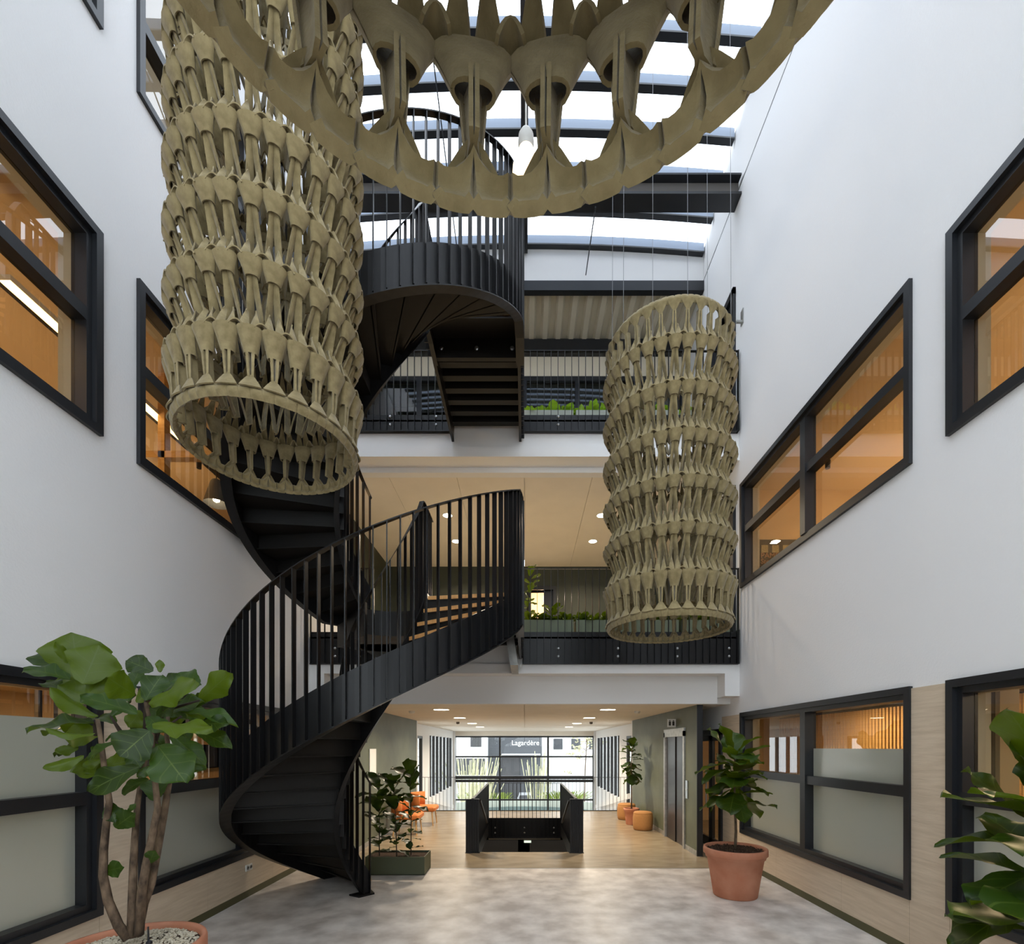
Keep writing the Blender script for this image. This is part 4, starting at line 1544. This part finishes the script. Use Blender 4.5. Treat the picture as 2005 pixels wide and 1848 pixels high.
# large fig tree by the left wall
PD = 2.85
pc = at(252, 1850, PD)
pc.z = 0
fig = thing('potted_fig_tree', 'large fiddle leaf fig with four trunks in a gravel topped pot', 'potted plant', pc)
round_pot(fig, pc, .39, .28, .74, rim=.12)
pebbles(fig, pc, .345, .70, 2600, .0095, 'gravel', 5)
build('moisture_probe', MB().tube([at(291, 1848, 2.75), at(290, 1814, 2.75)], [.006, .004], 6).lathe([(0, 0), (.017, .008), (.015, .02), (0, .03)], 12, at(292, 1850, 2.75), False, False), 'frame_metal', fig)


def pxl(lst, D0, D1):
    n = len(lst)
    return [at(p[0], p[1], D0 + (D1 - D0) * i / (n - 1)) for i, p in enumerate(lst)]


trunks = [([(252, 1838), (232, 1812), (212, 1765), (202, 1715), (203, 1665), (209, 1605), (214, 1570), (205, 1510), (198, 1450), (191, 1408)], 2.85, 2.80, .028),
          ([(258, 1836), (259, 1775), (261, 1700), (264, 1640), (269, 1575), (276, 1530), (287, 1480)], 2.86, 2.95, .026),
          ([(272, 1830), (278, 1745), (287, 1690), (297, 1640), (309, 1583), (306, 1552), (300, 1500), (298, 1430), (285, 1375)], 2.86, 2.82, .026),
          ([(268, 1832), (281, 1770), (296, 1730), (311, 1650), (322, 1590), (331, 1530), (334, 1490), (326, 1440), (330, 1390)], 2.88, 3.0, .027)]
for P_, d0, d1, r0 in trunks:
    n = len(P_)
    build('trunk', MB().tube(pxl(P_, d0, d1), [r0 * (1 - .62 * i / (n - 1)) for i in range(n)], 8), 'bark', fig, smooth=True)
K = 4.557
crop = lambda x, y: (30 + x / K, 1220 + y / K)
CAMV = Vector((0.55, -1, .15))
LF = [  # base, tip (crop px), depth base, depth tip, facing(0 = up, 1 = to the viewer), width, variant
    (560, 520, 520, 85, .1, .12, .9, 1.35, 1), (600, 540, 760, 200, -.05, .02, .9, 1.3, 1), (490, 500, 40, 350, 0, -.05, .4, .85, 0),
    (470, 430, 200, 170, .2, .25, .75, 1.0, 0), (1070, 640, 800, 480, -.15, -.3, .8, 1.25, 1), (1160, 690, 1310, 425, -.1, .0, .8, .95, 0),
    (1190, 720, 1630, 520, -.1, -.15, .6, .85, 3), (1640, 690, 1930, 440, .15, .1, .8, .85, 3), (1230, 430, 980, 320, .15, .1, .8, 1.1, 1),
    (1640, 560, 1400, 420, .15, .2, .7, 1.0, 0), (740, 830, 245, 655, -.05, -.15, .4, .75, 2), (1090, 810, 530, 590, -.15, -.2, .55, .6, 0),
    (700, 890, 22, 880, -.05, -.1, .35, .6, 0), (700, 700, 380, 555, .1, .05, .8, 1.0, 1), (710, 980, 285, 1045, -.1, -.15, .3, .55, 2),
    (890, 1070, 560, 1180, -.15, -.2, .5, .7, 2), (610, 1180, 262, 1350, -.1, -.2, .6, .75, 2), (1200, 960, 920, 1190, -.25, -.35, .95, 1.35, 1),
    (1110, 1280, 580, 1500, -.2, -.3, .75, .75, 0), (1190, 1390, 870, 1505, -.1, -.15, .6, .75, 2), (1270, 1090, 1500, 1395, -.2, -.3, .9, 1.1, 0),
    (1220, 900, 1770, 950, -.2, -.25, .45, .65, 3), (1480, 800, 1975, 785, .05, .0, .4, .55, 2), (1390, 1000, 1690, 1220, -.1, -.15, .7, .7, 2),
    (1640, 900, 1900, 890, 0, 0, .7, 1.0, 3), (1600, 960, 1920, 1050, .05, 0, .6, .75, 2), (1240, 1270, 1080, 1375, -.15, -.2, .8, .8, 3),
    (790, 1280, 1090, 1210, .1, .15, .9, 1.2, 1), (760, 1220, 595, 1290, .05, 0, .8, .9, 0), (1250, 1590, 1240, 1330, .0, .1, .9, .95, 0),
    (940, 980, 770, 1030, 0, -.05, .4, .6, 2), (1000, 1690, 1070, 1610, 0, 0, .7, .7, 0), (985, 1700, 885, 1660, 0, 0, .6, .8, 1),
    (1120, 780, 1010, 930, .1, .1, .9, 1.0, 1), (460, 360, 360, 160, .05, 0, .8, .6, 3), (1290, 440, 1290, 325, .1, .1, .8, .9, 3),
    (1350, 800, 1640, 660, .1, .05, .6, .7, 0), (1340, 760, 1560, 830, .15, .2, .5, .8, 2), (650, 640, 870, 400, .0, .1, .8, 1.0, 0),
    (760, 760, 900, 560, .15, .2, .8, .9, 0), (1010, 700, 930, 520, .2, .25, .8, 1.0, 1), (1330, 620, 1500, 430, .2, .25, .75, .9, 0),
    (900, 900, 700, 760, .2, .25, .6, .8, 2), (1180, 830, 1330, 960, -.05, -.1, .7, .9, 0), (1000, 1120, 1120, 1290, .05, .05, .8, .9, 1),
    (780, 1080, 640, 1200, .1, .1, .6, .8, 0), (1420, 900, 1560, 1050, .1, .1, .7, .9, 1), (1560, 760, 1720, 620, .2, .2, .7, .8, 0),
    (690, 420, 830, 250, .15, .2, .8, .9, 1), (420, 600, 250, 480, .2, .25, .5, .8, 0),
    (1450, 1080, 1590, 1260, .1, .1, .85, 1.0, 0), (1260, 830, 1450, 690, .0, -.05, .7, .8, 1), (860, 830, 1010, 690, .1, .15, .7, .8, 0)]
FLIP = {(560, 520), (600, 540), (1070, 640), (1190, 720), (1640, 690), (740, 830), (700, 700), (710, 980), (610, 1180), (1220, 900), (760, 1220), (460, 360), (1290, 440), (790, 1280), (1120, 780), (650, 640)}
for (bx, by, tx, ty, d0, d1, fc, wd, vr) in LF:
    face = Vector((0, 0, 1)).lerp(CAMV, fc)
    if (bx, by) in FLIP:
        face = -face
    put_leaf(fig, 'ficus_leaf', at(*crop(bx, by), PD + d0), at(*crop(tx, ty), PD + d1), face, wd, var=vr)
flr = random.Random(77)
for i in range(30):
    bx, by = flr.uniform(450, 1600), flr.uniform(520, 1250)
    a = math.atan2(by - 800, (bx - 1020) * 1.2) + flr.uniform(-.5, .5)
    L = flr.uniform(200, 330)
    d0 = flr.uniform(.12, .42)
    put_leaf(fig, 'ficus_leaf', at(*crop(bx, by), PD + d0), at(*crop(bx + L * math.cos(a), by + L * .8 * math.sin(a)), PD + d0 + flr.uniform(-.1, .12)),
             Vector((0, 0, 1)).lerp(CAMV, flr.uniform(.3, .9)) * (1 if flr.random() < .6 else -1), flr.uniform(.75, 1.0), flr)
for (bx, by, tx, ty) in ((213, 1570, 226, 1610), (225, 1620, 262, 1592), (204, 1706, 240, 1698), (292, 1690, 302, 1665)):
    put_leaf(fig, 'ficus_leaf', at(bx, by, PD), at(tx, ty, PD - .03), CAMV, .9, var=1)
for (a, b) in (((1150, 1000), (1270, 1070)), ((1250, 1050), (1330, 770)), ((1160, 960), (1160, 680)), ((940, 970), (850, 830)), ((720, 1000), (700, 880)), ((1330, 780), (1640, 690)), ((1240, 1000), (1480, 830))):
    build('branch', MB().tube([at(*crop(*a), 2.88), at(*crop(*b), 2.84)], [.012, .006], 6), 'twig', fig, smooth=True)


def standard_fig(label, c, pot_r, pot_b, pot_h, stem_top, crown, nleaf, llen, seed, kind='ficus_leaf', lean=(0, 0), name='potted_fig_tree', group=None):
    lr = random.Random(seed)
    t = thing(name, label, 'potted plant', (c[0], c[1], 0), group)
    round_pot(t, (c[0], c[1], 0), pot_r, pot_b, pot_h, rim=pot_h * .16)
    if pot_r > .3:
        pebbles(t, c, pot_r * .88, pot_h - .035, 500, .012, 'soil', seed, 'bark_chips')
    top = Vector((c[0] + lean[0], c[1] + lean[1], stem_top))
    b = Vector((c[0], c[1], pot_h - .06))
    pts = [b.lerp(top, i / 5) + Vector((lr.uniform(-.012, .012), lr.uniform(-.012, .012), 0)) for i in range(6)]
    build('trunk', MB().tube(pts, [.02 - .0022 * i for i in range(6)], 8), 'bark', t, smooth=True)
    z0 = crown[2]
    for i in range(nleaf):
        tt = i / nleaf
        a = i * 2.399 + lr.uniform(-.3, .3)
        hz = z0 + (stem_top - z0) * tt
        q = Vector((math.cos(a), math.sin(a), 0))
        base = Vector((b.x + (top.x - b.x) * (hz - b.z) / (top.z - b.z), b.y + (top.y - b.y) * (hz - b.z) / (top.z - b.z), hz)) + q * crown[0] * .25
        L = llen * lr.uniform(.75, 1.15)
        el = lr.uniform(-1.15, .35) + tt * 1.15
        tip = base + q * L * math.cos(el) + Vector((0, 0, L * math.sin(el)))
        put_leaf(t, kind, base, tip, Vector((0, 0, 1)) - q * .3 * math.sin(el), lr.uniform(.85, 1.1), lr)
    return t


right_pot = standard_fig('fiddle leaf fig standard with bare stem in ribbed terracotta pot', (2.70, 6.22), .385, .265, .615, 1.86, (.2, .2, 1.2), 40, .42, 11)
standard_fig('fiddle leaf fig leaning into view beside the clock window', (2.62, 2.50), .36, .26, .60, 1.74, (.12, .12, .92), 40, .46, 23, lean=(.12, 0))
standard_fig('small fiddle leaf fig in terracotta pot between two poufs', (2.62, 11.9), .19, .13, .40, 2.0, (.1, .1, 1.15), 26, .30, 5, kind='ficus_dark', name='potted_fig')

# ------------------------------------------------------------------ planters
def box_planter(label, x0, x1, y0, y1, z0, h, material, cat='planter', group=None):
    t = thing('planter_box', label, cat, ((x0 + x1) / 2, (y0 + y1) / 2, z0), group)
    th = .012
    g = MB().box(x0, x1, y0, y0 + th, z0, z0 + h).box(x0, x1, y1 - th, y1, z0, z0 + h).box(x0, x0 + th, y0 + th, y1 - th, z0, z0 + h).box(x1 - th, x1, y0 + th, y1 - th, z0, z0 + h).box(x0, x1, y0, y1, z0, z0 + .01)
    build('box', g, material, t)
    build('soil', MB().box(x0 + th, x1 - th, y0 + th, y1 - th, z0 + .01, z0 + h - .03), 'soil', t)
    return t


box_planter('dark green steel planter on the floor behind the stair foot', -2.36, -1.48, 7.18, 7.66, 0, .27, 'planter_green')


def fig_stems(label, c, z0, stems, top, nleaf, llen, seed, kind, spread=.12, group=None):
    lr = random.Random(seed)
    t = thing('fig_plant', label, 'plant', (c[0], c[1], z0), group)
    for k in range(stems):
        b = Vector((c[0] + lr.uniform(-.05, .05), c[1] + lr.uniform(-.05, .05), z0 - .02))
        tp = Vector((c[0] + lr.uniform(-spread, spread), c[1] + lr.uniform(-spread, spread), top * lr.uniform(.85, 1.0)))
        build('stem', MB().tube([b, b.lerp(tp, .5) + Vector((lr.uniform(-.02, .02), 0, 0)), tp], [.009, .007, .004], 6), 'twig', t)
        for i in range(nleaf):
            tt = (i + .5) / nleaf
            a = i * 2.399 + k * 1.3
            base = b.lerp(tp, .08 + .92 * tt)
            q = Vector((math.cos(a), math.sin(a), 0))
            L = llen * lr.uniform(.55, 1.0) * (.6 + .5 * tt)
            el = lr.uniform(-.4, .7) + .5 * tt
            tip = base + q * L * math.cos(el) + Vector((0, 0, L * math.sin(el)))
            put_leaf(t, kind, base + q * .01, tip, Vector((0, 0, 1)) - q * .4 * math.sin(el), lr.uniform(.8, 1.05), lr)
    return t


for i, (x, y, tp, sd) in enumerate(((-2.2, 7.42, 1.38, 1), (-1.95, 7.40, 1.42, 2), (-1.70, 7.44, 1.58, 3))):
    fig_stems(['dark fiddle leaf fig nearest the stair foot in the green planter', 'dark fiddle leaf fig in the middle of the green planter', 'tallest dark fiddle leaf fig at the free end of the green planter'][i],
              (x, y), .24, 1, tp, 24, .42, 40 + sd, 'ficus_dark', .08)

LOW = ['low leafy plant growing in a sage planter on the middle balcony', 'low lime green plant growing in a pale planter on the upper balcony']


def low_plant(c, z0, seed, kind, label, group, n=16, llen=.17):
    lr = random.Random(seed)
    t = thing('leafy_plant', label, 'plant', (c[0], c[1], z0), group)
    for i in range(n):
        a = i * 2.399 + lr.uniform(-.4, .4)
        q = Vector((math.cos(a), math.sin(a), 0))
        base = Vector((c[0], c[1], z0)) + q * lr.uniform(.0, .06) + Vector((0, 0, lr.uniform(0, .08)))
        el = lr.uniform(.1, 1.2)
        L = llen * lr.uniform(.7, 1.25)
        tip = base + q * L * math.cos(el) + Vector((0, 0, L * math.sin(el)))
        put_leaf(t, kind, base, tip, Vector((0, 0, 1)) - q * .3, lr.uniform(.7, 1.0), lr)


for lv, (fz, pm, kind, h) in enumerate(((F2, 'planter_sage', 'ficus_leaf', .27), (F3, 'planter_grey', 'lime_leaf', .30))):
    y0 = BAL + .22
    for i in range(4):
        x0 = -.02 + i * .885
        box_planter(['sage green planter standing behind the middle balcony railing', 'pale grey planter standing behind the upper balcony railing'][lv], x0, x0 + .84, y0, y0 + .32, fz, h + (.06 if lv == 0 else .0), pm, group=['middle balcony planters', 'upper balcony planters'][lv])
        for k in range(4):
            low_plant((x0 + .11 + k * .205, y0 + .15 + rnd.uniform(-.04, .04)), fz + h + (.02 if lv == 0 else -.04), 100 + lv * 50 + i * 5 + k, kind, LOW[lv], ['low plants of the middle balcony', 'low plants of the upper balcony'][lv])
fig_stems('bushy green fiddle leaf fig in the middle balcony planter', (.56, 8.30), F2 + .28, 3, F2 + .75, 8, .27, 71, 'ficus_leaf', .16)
fig_stems('tall fiddle leaf fig standing behind the middle balcony landing', (.02, 8.75), F2, 2, F2 + 1.62, 14, .28, 72, 'ficus_leaf', .10)
fig_stems('upright lime fern in the upper balcony planter', (.24, 8.30), F3 + .28, 2, F3 + .62, 8, .24, 73, 'lime_leaf', .08)

# ------------------------------------------------------------------ corridor furniture
def pouf(label, x, y, r_, h):
    t = thing('pouf', label, 'pouf', (x, y, 0))
    prof = [(r_ * .86, 0), (r_ * .95, .02), (r_, .10), (r_ * 1.01, h * .5), (r_, h - .12), (r_ * .95, h - .04), (r_ * .84, h - .008), (r_ * .5, h), (0, h)]
    build('cushion', MB().lathe(prof, 36, (x, y, 0), True, False), 'pouf_fabric', t, smooth=True)
    build('piping', MB().lathe([(r_ * .955, h - .045), (r_ * .972, h - .038), (r_ * .955, h - .030)], 36, (x, y, 0), False, False), 'pouf_fabric', t, smooth=True)


pouf('mustard fabric pouf in front of the small potted fig', 2.72, 11.15, .225, .42)
pouf('mustard fabric pouf behind the small potted fig', 2.68, 12.75, .24, .42)
lift = thing('door_7', 'dark lift door with pale steel frame in the green wall', 'lift door', (GX, 9.7, 0), kind='structure')
build('lift_frame', MB().box(GX - .03, GX + .08, 9.04, 9.12, 0, 2.2).box(GX - .03, GX + .08, 10.28, 10.36, 0, 2.2).box(GX - .03, GX + .08, 9.04, 10.36, 2.1, 2.26), 'galvanised', lift)
build('door_leaf', MB().box(GX + .03, GX + .06, 9.12, 9.70, 0, 2.1), 'elevator_door', lift)
build('door_leaf', MB().box(GX + .01, GX + .05, 9.70, 10.28, 0, 2.1), 'elevator_door', lift)
cp = thing('lift_call_panel', 'steel lift call panel beside the lift door', 'panel', (GX - .01, 8.93, .95))
build('plate', MB().box(GX - .022, GX, 8.88, 8.98, .95, 1.28), 'steel', cp)
bt = build('button', MB().lathe([(.018, 0), (.018, .006), (0, .008)], 12, cap1=False), 'white_plastic', cp, world_co=False)
bt.rotation_euler = (0, R(-90), 0)
bt.location = (-.013, 0, .16)
sg = thing('lift_sign', 'small white pictogram sign fixed above the lift door', 'sign', (GX - .1, 9.6, 2.30))
build('board', MB().box(GX - .17, GX - .005, 9.60, 9.615, 2.29, 2.45), 'white_plastic', sg)
build('pictogram', MB().box(GX - .145, GX - .105, 9.594, 9.60, 2.32, 2.40).box(GX - .075, GX - .035, 9.594, 9.60, 2.32, 2.40).box(GX - .135, GX - .115, 9.594, 9.60, 2.405, 2.425).box(GX - .065, GX - .045, 9.594, 9.60, 2.405, 2.425), 'poster', sg)
for i, (x, y) in enumerate(((-2.55, 10.6), (-2.45, 11.9))):
    t = thing('lounge_chair', ['orange lounge chair behind the green planter of figs', 'orange lounge chair farther along the green corridor wall'][i], 'chair', (x, y, 0))
    build('seat', MB().rbox(x - .3, x + .3, y - .3, y + .3, .34, .46, .03), 'chair_fabric', t)
    g = MB()
    grid = [[(x + .33 * math.cos(R(100 + 20 * k + 0)), y + .33 * math.sin(R(100 + 20 * k)), z) for k in range(9)] for z in (.44, .6, .78)]
    g.sheet(grid, .05)
    build('backrest', g, 'chair_fabric', t, smooth=True)
    for sx in (-.22, .22):
        for sy in (-.22, .22):
            build('leg', MB().tube([(x + sx * 1.15, y + sy * 1.15, 0), (x + sx, y + sy, .34)], [.012, .016], 8), 'oak', t)

# small fittings
so = thing('wall_socket', 'white double wall socket below the window by the stair', 'socket', (-W + .02, 6.15, .36))
build('plate', MB().rbox(-W + .014, -W + .028, 6.09, 6.23, .33, .41, .003), 'white_plastic', so)
for k in (6.125, 6.195):
    g = MB().lathe([(.024, 0), (.024, .004), (.018, .004), (.018, 0)], 16)
    g.v = [(-W + .028 + z, k + x_, .37 + y_) for x_, y_, z in g.v]
    build('outlet', g, 'galvanised', so)
se = thing('wall_bracket', 'small grey sensor bracket on the white wall by the upper balcony', 'bracket', (W - .02, 7.85, 8.75))
build('arm', MB().box(W - .10, W, 7.82, 7.86, 8.75, 8.78), 'galvanised', se)
build('plate', MB().box(W - .012, W, 7.79, 7.88, 8.72, 8.95), 'galvanised', se)

# ------------------------------------------------------------------ outside the facade
GZ = -4.4
struct('ground_outside', MB().box(-60, 60, YF + .4, 120, GZ - .2, GZ), 'ext_ground', 'pale paved ground outside the facade', 'ground')
b1 = thing('white_building', 'white building with a dark window outside the facade', 'building', (-9, 55, GZ))
build('wall', MB().box(-20, -4.2, 54, 62, GZ, 9), 'ext_white', b1)
w1 = build('window', MB().box(-5.9 - .1, -4.9 + .1, 53.9, 54.0, 1.9, 3.0), 'ext_dark', b1)
build('pane', MB().box(-5.8, -5.0, 53.88, 53.9, 1.95, 2.9), 'front_glass', w1)
build('window', MB().box(-7.6, -4.4, 53.8, 54.0, -1.2, .6), 'ext_dark', b1)
b2 = thing('grey_building', 'grey building carrying a white shop sign outside the facade', 'building', (-1, 55, GZ))
build('wall', MB().box(-4.2, 2.0, 56, 62, GZ, 9), 'ext_grey', b2)
build('entrance', MB().box(-2.6, -.6, 55.8, 56.0, GZ, .9), 'ext_dark', b2)
build('canopy', MB().box(-2.6, 1.8, 55.0, 56.0, .95, 1.1), 'ext_white', b2)
lettering('Lagardère', .80, 'ext_white', b2, (-1.5, 55.95, 2.10), (R(90), 0, 0), .03)
b3 = thing('pale_house', 'pale low house behind the young tree outside the facade', 'building', (8, 60, GZ))
build('wall', MB().box(2.0, 22, 60, 68, GZ, 9), 'ext_white', b3)
for k in range(3):
    build('window', MB().box(3.6 + k * 2.2, 4.7 + k * 2.2, 59.9, 60.0, 1.6, 2.9), 'ext_grey', b3)


def bush(label, c, rx, rz, n, seed, material, name='ornamental_grass', blade=.9, cat='plant'):
    lr = random.Random(seed)
    t = thing(name, label, cat, c)
    g = MB()
    for i in range(n):
        a = lr.uniform(0, 6.28)
        q = rx * math.sqrt(lr.random())
        x_, y_ = q * math.cos(a), q * .5 * math.sin(a)
        hh = rz * lr.uniform(.5, 1.0)
        dx = x_ * .35 + lr.uniform(-.25, .25) * blade
        g.beam((x_ * .6, y_, 0), (x_ + dx, y_, hh), .06, .012, (0, 1, 0))
    build('blades', g, material, t, world_co=False, kind='stuff')


bush('pale feathery grass clump by the white building', (-4.7, 42, GZ), 2.4, 5.6, 90, 1, 'ext_leaf')
bush('pale feathery grass clump before the grey building', (1.2, 44, GZ), 1.0, 6.2, 30, 2, 'ext_leaf')
bush('green hedge behind the parked car', (4.2, 53.5, GZ), 2.4, 1.5, 200, 3, 'ext_green', 'hedge')
bush('green hedge beside the white building', (-4.2, 51.5, GZ), 2.4, 1.5, 200, 4, 'ext_green', 'hedge')
lr = random.Random(9)
tr = thing('young_tree', 'young thin tree with yellow green leaves outside the facade', 'tree', (4.9, 40, GZ))
build('trunk', MB().tube([(4.9, 40, GZ), (5.0, 40, 0), (5.2, 40, 3.5)], [.06, .045, .02], 8), 'bark', tr)
g = MB()
g2 = MB()
for i in range(16):
    z = lr.uniform(-1.2, 3.2)
    a = lr.uniform(0, 6.28)
    e = Vector((5.0 + 1.5 * math.cos(a), 40 + 1.2 * math.sin(a), z + lr.uniform(.2, 1.1)))
    g.tube([(5.02, 40, z), e], [.018, .006], 5)
    for k in range(10):
        p = Vector((5.02, 40, z)).lerp(e, lr.uniform(.35, 1.05)) + Vector((lr.uniform(-.2, .2), lr.uniform(-.2, .2), lr.uniform(-.15, .2)))
        d_ = Vector((lr.uniform(-1, 1), lr.uniform(-1, 1), lr.uniform(-1, 1))).normalized() * .12
        g2.beam(p - d_, p + d_, .10, .006, (0, 1, .2))
build('branches', g, 'bark', tr, kind='stuff')
build('foliage', g2, 'ext_leaf', tr, kind='stuff')
# curved entrance canopy outside
cn = thing('curved_canopy', 'curved grey green canopy wall outside the entrance', 'canopy', (0, 30, GZ))
g = MB()
gl_ = MB()
nseg = 28
for i in range(nseg):
    a0, a1 = R(20 + 140 * i / nseg), R(20 + 140 * (i + 1) / nseg)
    for bld, (ra, rb, z0, z1) in ((g, (5.2, 5.5, -2.6, -2.25)), (gl_, (5.3, 5.4, -2.25, -1.75))):
        v_ = []
        for z in (z0, z1):
            for (r_, a) in ((ra, a0), (rb, a0), (rb, a1), (ra, a1)):
                v_.append((r_ * math.cos(a), 29 + r_ * .9 * math.sin(a), z))
        bld.add(v_, [(0, 3, 2, 1), (4, 5, 6, 7), (0, 1, 5, 4), (1, 2, 6, 5), (2, 3, 7, 6), (3, 0, 4, 7)])
build('edge_beam', g, 'canopy_green', cn)
build('parapet', gl_, 'planter_grey', cn)
for s in (-1, 1):
    build('post', MB().tube([(s * 4.6, 31.6, GZ), (s * 4.6, 31.6, -2.6)], .09, 10), 'canopy_green', cn)
# parked car facing the building
car = thing('parked_car', 'silver car with yellow number plate parked outside the entrance', 'car', (0, 50, GZ))
cx_ = 0.05
body = [(-.86, .30), (-.88, .62), (-.84, .88), (-.72, .98), (-.60, 1.42), (-.48, 1.50), (.48, 1.50), (.60, 1.42), (.72, .98), (.84, .88), (.88, .62), (.86, .30)]
low = [(-.86, .28), (-.88, .62), (-.82, .90), (-.5, 1.0), (.5, 1.0), (.82, .90), (.88, .62), (.86, .28)]
build('body', MB().prism([(cx_ + x_, GZ + z_) for x_, z_ in low], 'y', 48.0, 52.0), 'car_paint', car)
build('cabin', MB().prism([(cx_ + x_, GZ + z_) for x_, z_ in ((-.74, .98), (-.58, 1.46), (.58, 1.46), (.74, .98))], 'y', 49.2, 51.6), 'car_paint', car)
build('windscreen', MB().add([(cx_ - .66, 49.18, GZ + 1.02), (cx_ + .66, 49.18, GZ + 1.02), (cx_ + .54, 49.16, GZ + 1.40), (cx_ - .54, 49.16, GZ + 1.40)], [(0, 1, 2, 3)]), 'ext_dark', car)
build('grille', MB().box(cx_ - .5, cx_ + .5, 47.97, 48.0, GZ + .42, GZ + .68), 'rubber', car)
build('number_plate', MB().box(cx_ - .27, cx_ + .27, 47.94, 47.97, GZ + .48, GZ + .60), 'plate_yellow', car)
for s in (-1, 1):
    build('headlight', MB().box(cx_ + s * .52, cx_ + s * .80, 47.96, 48.0, GZ + .66, GZ + .82), 'white_plastic', car)
    for yy in (48.7, 51.2):
        g = MB().lathe([(.0, -.1), (.32, -.1), (.33, -.06), (.33, .06), (.32, .1), (0, .1)], 20, cap0=False, cap1=False)
        g.v = [(cx_ + s * .76 + z, yy + x_, GZ + .33 + y_) for x_, y_, z in g.v]
        build('wheel', g, 'rubber', car)
